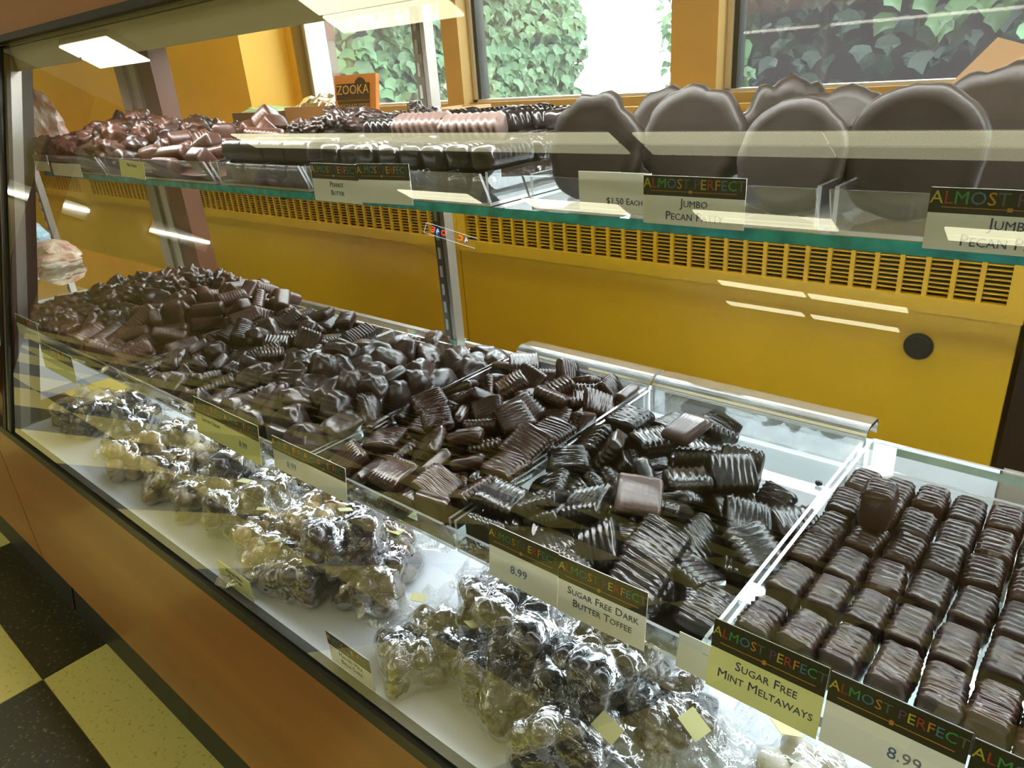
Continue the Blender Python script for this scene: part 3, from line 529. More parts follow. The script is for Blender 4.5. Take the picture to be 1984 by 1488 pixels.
 'T3': [(0, 1202, 848, 166, 92, -7, -21, -31), (0, 1366, 2048, 110, 82, 3, 4, 57), (0, 1382, 2577, 96, 98, -3, -1, -20), (1, 1332, 1476, 108, 1, 87, -49, -2), (0, 1292, 533, 96, 36, 2, -3, 93), (1, 682, 2055, 105, 18, 0, 0, -98), (1, 556, 566, 96, 89, 3, -2, 46), (0, 702, 2731, 160, 94, 27, 7, 20), (0, 498, 866, 165, 66, -17, 13, 72), (1, 676, 1671, 105, 80, 0, 0, 61), (0, 486, 2909, 70, 3, 75, -66, 3), (0, 1444, 1880, 222, 54, 7, -11, 83), (0, 936, 1612, 168, 92, 1, 18, -34), (1, 1516, 1136, 93, 45, -5, 2, -89), (0, 1048, 190, 70, 100, 4, 0, 6), (0, 1183, 2791, 146, 87, -30, -7, 37), (0, 790, 334, 151, 46, 17, -17, -86), (0, 1624, 1622, 85, 27, -5, 2, -96), (0, 505, 1122, 172, 97, -22, 0, 14), (0, 209, 1805, 83, 14, 5, -1, -98), (0, 1498, 1510, 213, 85, -2, 4, -52), (0, 1013, 2280, 108, 0, 68, 73, 0), (0, 896, 946, 162, 39, -17, 3, 91), (0, 1388, 2498, 216, 33, -1, -3, -94), (0, 1182, 190, 186, 100, 4, 0, 2), (0, 535, 176, 142, 95, 5, -30, 2), (0, 396, 1479, 148, 94, 4, -22, 28), (0, 400, 1319, 276, 79, -2, -13, 61), (0, 406, 2244, 156, 69, -11, -19, -69), (0, 684, 2481, 210, 59, -9, 18, -78), (0, 1008, 1287, 222, 24, 17, -52, -80), (0, 337, 1707, 270, 18, -28, 3, 94), (0, 1067, 2062, 277, 8, 15, 9, 98), (0, 158, 1107, 193, 45, 71, -47, -27), (0, 886, 2889, 246, 67, 24, 52, 47), (0, 222, 308, 130, 37, 24, 5, -90), (0, 994, 170, 308, 0, 0, 8, -100), (1, 1668, 2373, 278, 89, 13, 31, 31), (0, 779, 1967, 218, 97, 0, 1, 24), (0, 1197, 1133, 216, 91, -17, -11, 35), (0, 105, 1462, 236, 41, 72, -29, -48), (0, 119, 742, 186, 8, -60, -11, -79), (0, 744, 2341, 336, 6, 15, -36, 92), (0, 1785, 1910, 220, 69, -17, 69, -14), (0, 1089, 980, 342, 90, -4, -19, -39), (0, 1680, 1566, 310, 71, 3, 3, 71), (0, 733, 1300, 226, 17, -69, -17, -68), (0, 1061, 555, 216, 92, 12, -35, -9), (0, 473, 1926, 260, 71, 54, -7, -44), (0, 1676, 2224, 130, 71, -22, 20, -64), (0, 650, 1624, 358, 33, 90, -9, 27), (0, 1754, 2722, 181, 0, -83, 0, -57), (0, 1050, 1690, 262, 97, 4, 18, -16), (0, 1618, 364, 86, 39, -4, 2, -92), (0, 1674, 920, 207, 1, -71, -69, 13), (0, 922, 1476, 338, 44, 20, -31, 82), (1, 1199, 1764, 354, 98, 11, 17, -11), (0, 1648, 720, 138, 9, -12, -18, -98), (0, 573, 526, 224, 73, 7, -2, -67), (0, 612, 970, 332, 77, 2, 8, -63), (0, 1584, 72, 175, 47, -53, 47, 53), (0, 1676, 1278, 290, 67, 35, -27, 60), (0, 172, 2925, 112, 0, -98, 0, -21), (1, 1148, 2938, 184, 64, -3, -31, -71), (0, 1804, 760, 354, 71, -2, -2, 70), (0, 1770, 364, 294, 76, -18, -25, 57), (0, 1266, 2098, 375, 21, -13, -22, -94), (0, 902, 684, 316, 91, 17, -32, 17), (0, 216, 2410, 176, 21, 17, 94, -20), (0, 314, 1256, 399, 26, 2, -12, 96), (0, 194, 2623, 196, 35, 54, -65, 40), (0, 1416, 288, 270, 66, 19, 13, 72), (1, 724, 975, 435, 95, 5, 7, -31), (0, 450, 534, 324, 83, 7, -3, -56), (0, 1068, 2473, 280, 43, 20, 2, -88), (0, 208, 1826, 306, 84, 6, -27, -46), (0, 1290, 1491, 385, 6, -96, 22, 17), (0, 1698, 1110, 362, 65, 8, 20, -73), (0, 499, 2579, 404, 94, 10, 7, 33), (0, 730, 2084, 384, 87, 9, -17, 45), (1, 345, 176, 256, 95, 27, -2, -16), (0, 1494, 2888, 174, 57, 26, 39, 67)],
 'T4': [(0, 1240, 810, 88, 56, 0, 0, -83), (0, 700, 2336, 66, 98, -2, 1, 21), (0, 1530, 508, 84, 87, 2, 2, -50), (1, 330, 1220, 72, 84, -2, -2, 54), (0, 732, 1697, 88, 87, 0, 0, 49), (1, 1622, 1486, 85, 79, 0, 0, 61), (0, 1312, 2194, 72, 5, 0, 3, 100), (0, 548, 320, 73, 2, -76, -65, -2), (0, 1474, 1156, 88, 65, 0, 0, -76), (1, 484, 2759, 55, 11, 0, 0, -99), (0, 182, 1594, 66, 69, -2, -2, 72), (0, 176, 305, 66, 100, 0, -3, 0), (0, 1224, 1603, 88, 26, 0, 0, -97), (1, 642, 938, 85, 85, 0, 0, 52), (0, 1524, 2174, 154, 94, -1, 33, -6), (0, 1609, 560, 202, 78, 2, -2, 62), (0, 762, 267, 190, 3, -86, -51, -3), (0, 899, 573, 88, 0, 24, -97, 0), (0, 1506, 2528, 58, 76, 0, 0, 66), (0, 926, 2032, 103, 9, 43, 90, -6), (0, 1184, 362, 134, 7, -2, 26, -96), (0, 187, 2379, 64, 2, 100, -3, 0), (0, 1278, 855, 202, 42, 0, 0, -91), (0, 1467, 1678, 200, 33, 0, 14, 93), (0, 1308, 1224, 257, 70, -5, -35, -62), (0, 1774, 2417, 128, 96, -1, 27, -2), (0, 960, 1023, 243, 61, -70, -12, 35), (0, 838, 2900, 91, 76, 9, 8, 65), (0, 939, 1339, 230, 66, 34, -65, 19), (0, 1716, 1429, 207, 89, 12, 14, 42), (0, 908, 696, 202, 22, 0, 0, -98), (0, 1308, 640, 318, 59, 0, 0, 81), (0, 235, 1236, 180, 2, 26, 97, 1), (0, 220, 336, 184, 1, 98, 22, 2), (0, 1996, 1031, 76, 99, 0, 2, 12), (0, 1032, 2240, 192, 10, 94, 33, -4), (1, 182, 652, 64, 6, 3, 0, -100), (0, 1470, 222, 152, 56, 4, 26, -79), (0, 1982, 1962, 76, 14, 2, 0, 99), (0, 1728, 2178, 230, 36, -79, -50, 3), (0, 478, 1968, 83, 1, -51, 86, -2), (0, 1648, 942, 180, 61, -26, 29, -69), (0, 1594, 168, 226, 70, 25, -8, 66), (0, 1508, 1838, 272, 10, -6, -13, -98), (0, 204, 1950, 152, 2, -81, 52, -27), (0, 985, 740, 375, 96, 4, -22, 16), (0, 590, 506, 256, 2, 25, -11, -96), (0, 288, 67, 175, 2, 2, -71, -71), (0, 446, 900, 196, 87, -3, -24, 42), (0, 1122, 1496, 220, 91, -2, -6, -42), (0, 2170, 2658, 58, 0, 72, 70, 0), (0, 1159, 318, 305, 24, 24, 31, -89), (0, 1854, 1281, 256, 91, 21, 24, 25), (0, 564, 2532, 174, 76, -2, 2, 65), (0, 738, 1717, 202, 91, 0, 0, -42), (0, 478, 541, 318, 94, -16, -24, 17), (0, 1602, 156, 351, 69, 9, 25, -67), (1, 545, 1494, 176, 84, 14, -41, 32), (0, 1351, 2906, 58, 100, 0, 0, -8), (0, 695, 1114, 190, 88, -39, 7, -28), (0, 588, 2172, 192, 6, -1, 3, 100), (0, 1122, 1872, 205, 13, 17, -77, -60), (0, 1281, 1416, 360, 34, 2, -7, -94), (0, 292, 834, 237, 82, 19, -16, -52), (0, 750, 1242, 212, 82, -39, 1, -43), (0, 1089, 82, 175, 6, -6, -70, 70), (0, 2022, 1039, 239, 24, 21, -4, 94), (0, 1562, 1658, 404, 29, -5, 17, -94), (0, 439, 1548, 305, 87, 5, -45, 23), (0, 964, 2524, 190, 80, -38, 9, 45), (0, 210, 2339, 180, 2, 98, 16, 0), (0, 2104, 1458, 70, 99, 0, 2, -13), (0, 157, 396, 325, 1, 99, 8, -9), (0, 229, 1228, 294, 2, 41, 91, 1), (0, 662, 1926, 318, 46, 1, -1, -88), (1, 2295, 1194, 190, 58, -39, 58, -39), (0, 1542, 485, 394, 2, -67, 69, 26), (0, 1256, 2567, 121, 2, 97, -6, 25), (0, 248, 2198, 301, 68, 1, 2, -73), (0, 2153, 638, 67, 76, -2, 2, -65), (0, 2119, 1569, 184, 35, -2, 1, -94), (0, 1982, 2925, 118, 17, 69, 68, -17), (1, 1850, 1764, 152, 77, 19, -22, 57), (0, 1359, 902, 391, 4, 4, -26, -96), (0, 166, 1650, 278, 70, -6, -29, 65), (0, 884, 594, 434, 22, -6, 98, 6)],
 'U1': [(3, 138, 2288, 242, 39, 47, 43, -66), (3, 2279, 1329, 262, 20, 60, 77, -8), (3, 1238, 2286, 237, 31, -19, 73, 57), (3, 1318, 1020, 456, 4, 44, 88, 13), (3, 2284, 992, 218, 65, 39, 50, 43), (2, 1222, 2075, 402, 31, -39, -53, -69), (2, 1214, 117, 260, 47, 83, 22, -17), (3, 942, 1006, 470, 39, 59, 58, 40), (2, 2278, 158, 249, 41, -69, 40, -44), (3, 1634, 128, 229, 6, -1, -96, -27), (2, 123, 995, 266, 6, -73, -62, 28), (3, 106, 116, 274, 24, -39, -6, -89), (2, 2258, 2260, 256, 21, -13, 96, -11), (3, 1010, 1378, 455, 93, -12, 8, -34), (3, 116, 1668, 243, 67, 37, 31, 57), (3, 1545, 1564, 455, 14, 98, -17, 1), (3, 1702, 339, 394, 75, -54, 40, 0), (2, 2006, 358, 418, 80, 6, -57, 16), (3, 325, 1534, 346, 22, -69, 63, -27), (2, 1634, 1232, 466, 73, 0, -13, -67), (2, 922, 134, 300, 57, 24, -49, -61), (2, 671, 675, 466, 13, -52, 84, -2), (2, 1580, 2279, 262, 13, 3, -27, 95), (2, 123, 661, 242, 37, 53, -39, -65), (3, 1984, 1642, 394, 42, -72, -42, 37), (2, 1426, 289, 376, 35, -54, 65, -41), (3, 2272, 1750, 266, 9, 54, 83, 9), (2, 696, 2280, 258, 61, 50, -49, 39), (3, 421, 1040, 389, 16, 94, 22, 18), (2, 792, 1689, 464, 73, 13, -6, -67), (2, 2128, 762, 380, 30, 81, -24, 44), (2, 2204, 1515, 432, 6, 53, -84, -7), (2, 982, 570, 479, 83, -56, 6, -7), (2, 1922, 1278, 445, 59, 28, -62, -43), (3, 970, 2204, 290, 7, 64, 72, -28), (3, 1476, 650, 455, 96, 13, 6, 24), (2, 1994, 120, 264, 20, 1, 55, 81), (3, 1663, 932, 476, 0, 13, -64, 76), (2, 1948, 2286, 278, 32, 9, 33, -88), (3, 1786, 2079, 372, 97, 6, 5, -23), (3, 1076, 1674, 459, 51, 9, 25, 81), (2, 660, 139, 298, 44, 53, 61, 39), (2, 341, 1986, 365, 12, 62, 73, 24), (2, 1146, 348, 388, 26, -94, -5, -22), (2, 156, 386, 302, 11, 0, 48, -87), (3, 104, 2040, 274, 62, -15, -74, 19), (2, 734, 1292, 482, 27, 6, 62, 73), (2, 1320, 1344, 486, 81, 41, 37, 18), (2, 1106, 1171, 632, 8, -41, -91, -2), (3, 2224, 536, 292, 96, 24, 8, 9), (3, 173, 1279, 284, 88, -29, -18, -31), (3, 2093, 1082, 362, 16, -83, -53, -9), (3, 804, 373, 402, 2, -98, 13, -13), (3, 692, 1036, 519, 42, -50, -73, -21), (3, 660, 2042, 386, 7, -17, -6, -98), (2, 415, 2284, 295, 58, 35, -6, 73), (3, 402, 120, 234, 72, 50, 31, -37), (2, 1166, 784, 479, 25, -26, -92, -14), (3, 1520, 1925, 442, 5, 12, -24, -96)],
 'U2': [(5, 2422, 1923, 226, 99, 0, 9, 2), (5, 2082, 1456, 270, 100, 0, 0, -4), (5, 2458, 925, 219, 97, 2, 9, 23), (4, 2660, 520, 162, 98, -2, 15, -8), (4, 1472, 1031, 255, 100, 0, 0, -5), (4, 1951, 922, 255, 100, 0, 0, -1), (4, 984, 1018, 255, 100, 0, 0, -6), (3, 1984, 2136, 234, 41, -78, 26, -40), (3, 1677, 1426, 285, 81, 9, 10, 57), (4, 1169, 447, 233, 87, 12, -6, 46), (4, 427, 1956, 201, 98, -2, -9, 16), (3, 168, 1384, 184, 72, 50, -45, 18), (3, 378, 1092, 230, 85, -38, -23, 30), (4, 314, 477, 180, 98, 2, -9, -13), (4, 2472, 1416, 202, 98, 2, 9, 16), (4, 760, 1402, 255, 98, 0, 0, 19), (5, 690, 318, 214, 97, 13, 3, -22), (4, 2204, 426, 228, 92, 13, -5, 36), (5, 1434, 1951, 249, 98, -13, 2, 11), (5, 1014, 1869, 271, 99, -13, -1, -7), (5, 100, 1115, 150, 71, 0, -71, 0), (5, 1432, 1042, 440, 97, 0, 0, -24), (4, 1412, 1372, 358, 94, -1, -32, -2), (5, 2532, 1894, 408, 99, 1, 9, 6), (4, 1770, 1972, 254, 46, 35, 65, 50), (5, 1028, 1232, 320, 71, -71, 2, -2), (5, 1984, 1188, 320, 71, -71, 5, -5), (5, 1899, 1491, 445, 93, -5, -36, 4), (4, 2557, 942, 389, 91, 4, 9, 39), (4, 1434, 284, 224, 45, 87, 13, 12), (5, 1008, 610, 332, 66, -47, -34, 48), (4, 456, 678, 206, 98, 2, -9, -13), (5, 2429, 138, 200, 46, 89, 0, 0), (4, 98, 1888, 110, 50, 50, -50, -50), (4, 1203, 2288, 135, 3, 100, 0, 0), (4, 574, 1552, 254, 67, -70, -24, 11), (4, 1922, 484, 322, 98, -5, -19, 6), (5, 1102, 1480, 320, 71, 1, 71, -1), (5, 2396, 1624, 282, 71, -69, 1, 12), (5, 2226, 2276, 197, 36, -61, 61, 36), (5, 2258, 1148, 380, 76, 30, 54, 18), (4, 1898, 682, 280, 71, 71, 4, 4), (5, 2790, 1584, 150, 71, -3, 71, 3), (4, 609, 1008, 300, 57, -9, 32, -75), (4, 1525, 1692, 255, 0, 12, -99, 0), (3, 148, 183, 136, 57, -63, 29, -43), (4, 810, 688, 289, 66, -46, -34, 48), (3, 476, 1732, 255, 49, -84, -21, 2), (5, 1719, 1526, 549, 91, -12, -35, 22), (4, 1556, 85, 110, 71, 71, 0, 0)],
 'B1': [(6, 317, 565, 95, 93, -9, 36, 6), (6, 309, 284, 95, 73, -12, -61, -30), (6, 95, 285, 95, 6, -94, 15, 30), (6, 622, 95, 95, 81, -28, 50, 7), (6, 100, 565, 95, 79, 20, -59, 1), (6, 494, 238, 95, 18, 48, 51, 69), (6, 625, 565, 95, 50, -56, 60, -29), (6, 95, 95, 95, 76, -46, -7, 43), (6, 625, 375, 95, 46, 47, -44, -61), (6, 95, 530, 282, 37, 39, -77, 34), (6, 438, 95, 208, 15, 13, -43, 88), (6, 285, 95, 95, 50, -15, 7, 85), (6, 203, 424, 168, 7, -35, 54, 76), (6, 625, 227, 232, 83, -34, 29, 35), (6, 95, 95, 285, 73, 39, -57, 1), (6, 95, 316, 282, 18, -39, 81, 40), (6, 440, 420, 95, 63, -16, -39, -65), (6, 282, 565, 282, 65, 4, 75, -8), (6, 254, 195, 254, 13, -2, 78, 61), (6, 476, 565, 213, 47, 31, -39, -72), (6, 414, 314, 250, 3, 6, 28, 96), (6, 356, 95, 378, 57, 75, 28, 18)],
 'B2': [(6, 285, 285, 95, 66, 6, 42, -62), (6, 285, 505, 95, 68, -56, 44, 17), (6, 95, 505, 95, 7, -81, -16, 55), (6, 475, 505, 95, 41, 60, -58, -37), (6, 95, 285, 95, 42, 54, -17, 72), (6, 755, 285, 95, 24, 58, -14, 76), (6, 755, 476, 95, 39, -64, 43, 51), (6, 95, 95, 95, 50, 43, 75, -4), (6, 755, 95, 95, 66, 57, 48, 13), (6, 190, 395, 218, 70, 31, -63, -10), (6, 330, 95, 95, 73, 13, 66, 9), (6, 616, 505, 222, 88, 47, -6, 2), (6, 380, 395, 218, 29, 54, 34, -71), (6, 574, 343, 95, 13, -91, -20, -31), (6, 212, 95, 244, 60, 56, -57, -9), (6, 755, 190, 260, 23, 54, 12, -80), (6, 565, 95, 95, 91, -25, 32, 9), (6, 448, 224, 172, 60, 39, 18, 68), (6, 592, 95, 283, 36, 38, 43, -73), (6, 755, 380, 260, 38, 14, -57, -71), (6, 470, 505, 343, 23, 79, 28, -50), (6, 394, 95, 301, 20, -66, 45, 57), (6, 585, 298, 280, 24, 14, -7, 96), (6, 95, 240, 280, 46, -88, 10, 5)],
 'B3': [(6, 285, 95, 95, 86, 36, 6, -37), (6, 185, 605, 95, 59, 23, 46, 63), (6, 558, 102, 95, 4, -1, -34, -94), (6, 95, 95, 95, 25, -10, -78, -56), (6, 565, 605, 95, 53, 54, 63, 17), (6, 95, 438, 95, 8, 77, -28, 57), (6, 375, 605, 95, 91, 10, -9, -39), (6, 565, 350, 95, 7, 62, -78, 0), (6, 95, 605, 262, 18, 51, -68, 50), (6, 246, 323, 95, 26, -84, -46, 5), (6, 95, 260, 190, 44, -24, 38, 78), (6, 398, 424, 148, 46, -84, -8, 27), (6, 565, 95, 284, 85, 39, 31, -14), (6, 95, 418, 295, 65, 54, -1, -54), (6, 565, 478, 236, 5, 72, 27, -64), (6, 414, 234, 95, 87, -9, -30, 36), (6, 557, 284, 273, 2, 3, -96, -27), (6, 430, 605, 276, 32, 1, 4, -94), (6, 270, 210, 246, 19, -65, 73, -2), (6, 95, 95, 285, 59, 17, 55, 57), (6, 250, 95, 396, 69, -69, 11, -19), (6, 418, 188, 362, 6, -81, -20, -54), (6, 256, 506, 244, 1, -3, 69, -73), (6, 353, 362, 322, 98, -9, -2, 14), (6, 113, 540, 440, 30, 9, 51, -80), (6, 288, 605, 402, 8, -28, 19, 94)],
}
def unpack(k):
    # each piece: shape kind, position in tenths of a millimetre, orientation quaternion in hundredths
    return [(t, Vector((x, y, z))/10000, Quaternion((a, c, d, e)).normalized()) for t, x, y, z, a, c, d, e in DATA[k]]
def mound(name, label, w, d, h, oy, loc, mt):
    # packed lower layer hidden under the loose pieces
    v = []; hx, hy = w/2, d/2; cy = d/2+oy; n = 12; b = MB()
    lv = ((.90, .90, 0.002), (.78, .78, .5), (.48, .5, .92))
    for kx, ky, zz in lv:
        for sx, sy in ((-1, -1), (1, -1), (1, 1), (-1, 1)):
            y = max(.012, min(d-.012, cy+sy*hy*ky*(1 if abs(oy) < .001 else .78))); v.append((w/2+sx*hx*kx, y, zz*h-.002+.004*(zz == 0.002)))
    b.v = v
    for l in (0, 1):
        for i in range(4): j = (i+1) % 4; b.f.append((l*4+i, l*4+j, l*4+4+j, l*4+4+i)); b.m.append(0)
    b.f.append((8, 9, 10, 11)); b.m.append(0); b.f.append((3, 2, 1, 0)); b.m.append(0)
    me = b.mesh(name, [mt])
    bm = bmesh.new(); bm.from_mesh(me); bmesh.ops.subdivide_edges(bm, edges=bm.edges[:], cuts=7, use_grid_fill=True)
    for q in bm.verts:
        if q.co.z > .003:
            q.co += Vector((0, 0, -.003+.005*noise.noise(q.co*70)))
    bm.to_mesh(me); bm.free()
    o = link(bpy.data.objects.new(name, me)); o.location = loc; props(o, label, 'chocolates', None, 'stuff'); return o
WD = {'T1a': .17, 'T1b': .19, 'T2a': .20, 'T2b': .20, 'T3': .185, 'T4': .22, 'U1': .24, 'U2': .29}
ZM = {'T1a': .045, 'T1b': .038, 'T2a': .024, 'T2b': .036, 'T3': .020, 'T4': .019, 'U1': .036, 'U2': .024}
def heap(key, x0, y0, z, table, big=None, skip=None, over=None):
    cnt = 0
    for i, (t, p, q) in enumerate(unpack(key)):
        if skip and skip(p): continue
        name, ms, label, cat, group = table[t]
        if (q @ Vector((0, 0, 1))).z < 0 and t not in (2, 3): q = q @ Quaternion((0, 1, 0, 0))   # ridged side up
        if over and i in over: name, ms, label, cat, group = over[i]
        o = inst(name, ms[i % len(ms)], None, (x0+p.x, y0+p.y, Z(z)+p.z), q, (big,)*3 if big else None)
        wx = 'left' if p.x < WD[key]/2 else 'right'; wy = 'front' if p.y < .10 else 'middle' if p.y < .19 else 'back'; wz = 'high' if p.z > ZM[key] else 'low'
        wh = '%s %s, lying %s' % (wy, wx, wz)
        props(o, label+', '+wh, cat, group+', '+wh); cnt += 1
FT = .003
G3 = 'toffee squares heaped in the reddish brown tray'
heap('T3', -.558+.0015, .322, ZL+FT, {0: ('toffee_square', V_sq_t, 'reddish brown ridged toffee square in its heap', 'chocolate', G3),
                         1: ('toffee_piece', V_sqs_t, 'reddish brown oblong toffee piece in the heap', 'chocolate', 'oblong reddish toffee pieces')}, None)
mound('toffee_layer', 'packed reddish brown toffee under the loose squares', .185, .306, .007, 0, (-.558, .322, Z(ZL+FT)), choc_t)
def clip4(p): return p.x > .214 or (p.x > .150 and p.y > .185) or (p.x > .10 and p.y > .235)
T4o = {}
heap('T4', -.366, .322, ZL+FT, {0: ('toffee_square', V_sq_d, 'near-black ridged toffee square in its heap', 'chocolate', 'dark butter toffee squares'),
                         1: ('toffee_piece', V_sqs_d, 'near-black oblong toffee piece in the heap', 'chocolate', 'oblong dark toffee pieces')}, None, skip=clip4)
mound('toffee_layer', 'packed near-black toffee under the loose squares left of the meltaways', .215, .306, .005, -.03, (-.366, .322, Z(ZL+FT)), choc_d)
RF = random.Random(31)
for i in range(9):
    x = -.366+.028+.0215*i; y = .322+.034+(.022 if i % 2 else 0)
    props(inst('toffee_square', V_sq_d[i % 6], None, (x, y, Z(ZL+.019+(.006 if i % 2 else 0))), Euler((RF.uniform(.2, .7), RF.uniform(-.4, .4), RF.uniform(0, 3))).to_quaternion()),
          'near-black toffee square resting against the front wall of its tray', 'chocolate', 'toffee squares against the tray front')
# two overturned pieces show their smooth pale undersides, and one piece lies apart on the bare tray
V_flip = ridge_block('toffee_square', bloom, .034, .033, .010, seed=77, amp=0.0001)
for (x, y, z, e, lb) in ((-.243, .398, -.297, (.45, .1, .5), 'overturned toffee square showing its smooth greyish underside in front half of the dark heap'),
                         (-.262, .505, -.293, (.35, -.2, -.4), 'overturned toffee square with a mottled underside near the back of the dark heap')):
    props(inst('toffee_square', V_flip, None, (x, y, Z(z)), Euler(e).to_quaternion()), lb, 'chocolate')
props(inst('toffee_square', V_sq_d[0], None, (-.218, .520, Z(ZL+.03)), Euler((1.15, .05, .15)).to_quaternion()), 'dark toffee square standing alone at the right edge of its heap on the bare tray', 'chocolate')
crumb = lump_mesh('toffee_crumb', choc_d, .006, .004, .005, 5, sub=2)
for x, y in ((-.192, .520), (-.176, .531), (-.168, .572), (-.186, .505)): props(inst('toffee_crumb', crumb, None, (x, y, Z(ZL+FT+.0022))), 'tiny dark toffee crumb on the bare corner of the tray', 'crumb', 'crumbs on the bare tray corner')
GC = 'caramels heaped in the lumpy tray'
heap('T2b', -.770+.004, .322, ZL+FT, {2: ('caramel_lump', V_lump_c, 'large lumpy caramel in its tall heap', 'chocolate', GC), 3: ('caramel_lump', V_lump2_c, 'long lumpy caramel in the tall heap', 'chocolate', 'long caramels in the lumpy tray'),
                          1: ('chocolate_square', V_sqs_c, 'ridged square among the lumpy caramels', 'chocolate', 'squares among the caramels')}, 1.14)
mound('caramel_layer', 'packed caramels under the tall lumpy heap', .203, .288, .030, -.03, (-.770, .322, Z(ZL+FT)), choc_c)
heap('T2a', -.980+.004, .322, ZL+FT, {1: ('chocolate_square', V_sqs_c, 'ridged dark square in the mixed bar tray', 'chocolate', 'dark squares in the mixed tray'), 4: ('chocolate_bar', V_bar_c, 'ridged dark bar in the mixed bar tray', 'chocolate', 'dark bars in the mixed tray'),
                          3: ('caramel_lump', V_lump2_c, 'lumpy dark caramel in the mixed bar tray', 'chocolate', 'lumps in the mixed tray')}, None)
mound('bar_layer', 'packed dark bars under the mixed tray heap', .205, .288, .014, -.02, (-.980, .322, Z(ZL+FT)), choc_c)
heap('T1b', -1.178+.002, .322, ZL+FT, {4: ('milk_bar', V_bar_m, 'plump ridged milk bar in the lower shelf heap', 'chocolate', 'milk bars on the lower shelf')}, None)
mound('bar_layer', 'packed milk bars under the loose ones', .192, .285, .026, 0, (-1.178, .322, Z(ZL+FT)), choc_m)
heap('T1a', -1.355+.002, .322, ZL+FT, {2: ('nut_cluster', V_lump_m, 'knobbly nut cluster at the lower case end', 'chocolate', 'nut clusters at the lower case end'), 3: ('nut_cluster', V_lump2_m, 'long dark cluster at the lower case end', 'chocolate', 'long clusters at the lower case end')}, None)
mound('cluster_layer', 'packed nut clusters under the heap on the lower shelf', .172, .290, .038, 0, (-1.355, .322, Z(ZL+FT)), choc_m)
heap('U1', -1.355, .420, ZU+FT, {2: ('nut_cluster', V_lump_m, 'reddish knobbly cluster on the upper shelf end', 'chocolate', 'clusters on the upper shelf'), 3: ('nut_cluster', V_lump2_m, 'long dark cluster on the upper shelf end', 'chocolate', 'long clusters on the upper shelf')}, None)
mound('cluster_layer', 'packed clusters under the heap on the upper shelf', .238, .24, .034, 0, (-1.355, .420, Z(ZU+FT)), choc_m)
for (x, y, z) in ((-1.150, .50, -.046), ):
    props(inst('berry_cluster', lump_mesh('berry_cluster', straw, .022, .018, .016, next(SEED), knob=.25, freq=3), None, (x, y, Z(z))), 'bright red berry coated candy on top of the upper shelf clusters', 'candy', 'red candies on the clusters')
heap('U2', -1.105, .420, ZU+FT, {5: ('fudge_block', V_blk, 'smooth brown fudge block on the upper shelf', 'chocolate', 'fudge blocks on the upper shelf'), 4: ('milk_bar', V_bar_m, 'brown ridged bar among the fudge blocks', 'chocolate', 'bars on the upper shelf'),
                         3: ('caramel_lump', V_lump2_c, 'dark lump among the fudge blocks', 'chocolate', 'lumps on the upper shelf')}, None)
mound('fudge_layer', 'packed fudge under the upper shelf blocks', .290, .24, .017, 0, (-1.105, .420, Z(ZU+FT)), choc_m)
# meltaway blocks: six rows by nine columns with small disorder
V_melt = variants(lambda s: ridge_block('meltaway', choc_c if s % 3 else choc_t, .033, .0210, .0290, seed=s, n=46, m=22, r=.004, period=.0048, amp=.0013, skew=random.uniform(-.12, .12), wob=.8), 8)
R5 = random.Random(4)
ORDM = ('first', 'second', 'third', 'fourth', 'fifth', 'sixth', 'seventh', 'eighth', 'ninth')
rows = [.363, .404, .443, .481, .519, .556]
for j, y in enumerate(rows):
    for i in range(9):
        x = -.1295+i*.0247+R5.uniform(-.0012, .0012)
        if x > .072: continue
        q = Euler((R5.uniform(-.05, .05), R5.uniform(-.04, .04), PI/2+R5.uniform(-.09, .09))).to_quaternion()
        lb = ('front row', 'second row', 'third row', 'fourth row', 'fifth row', 'back row')[j]
        props(inst('meltaway', V_melt[(i*3+j*5+R5.randrange(3)) % 8], None, (x, y+R5.uniform(-.003, .003), Z(ZL+FT+.0150)), q),
              'ridged chocolate meltaway block, %s from the left in the %s' % (ORDM[i], lb), 'chocolate', 'meltaway blocks, '+lb)
props(inst('meltaway', V_melt[1], None, (-.1035, .497, Z(ZL+FT+.0445)), Euler((0, .12, PI/2+.1)).to_quaternion()), 'single meltaway block riding on top of the others', 'chocolate')
props(inst('meltaway', V_melt[2], None, (.012, .447, Z(ZL+FT+.0445)), Euler((0, -.1, PI/2-.2)).to_quaternion()), 'tilted meltaway block on top at the right side of the tray', 'chocolate')
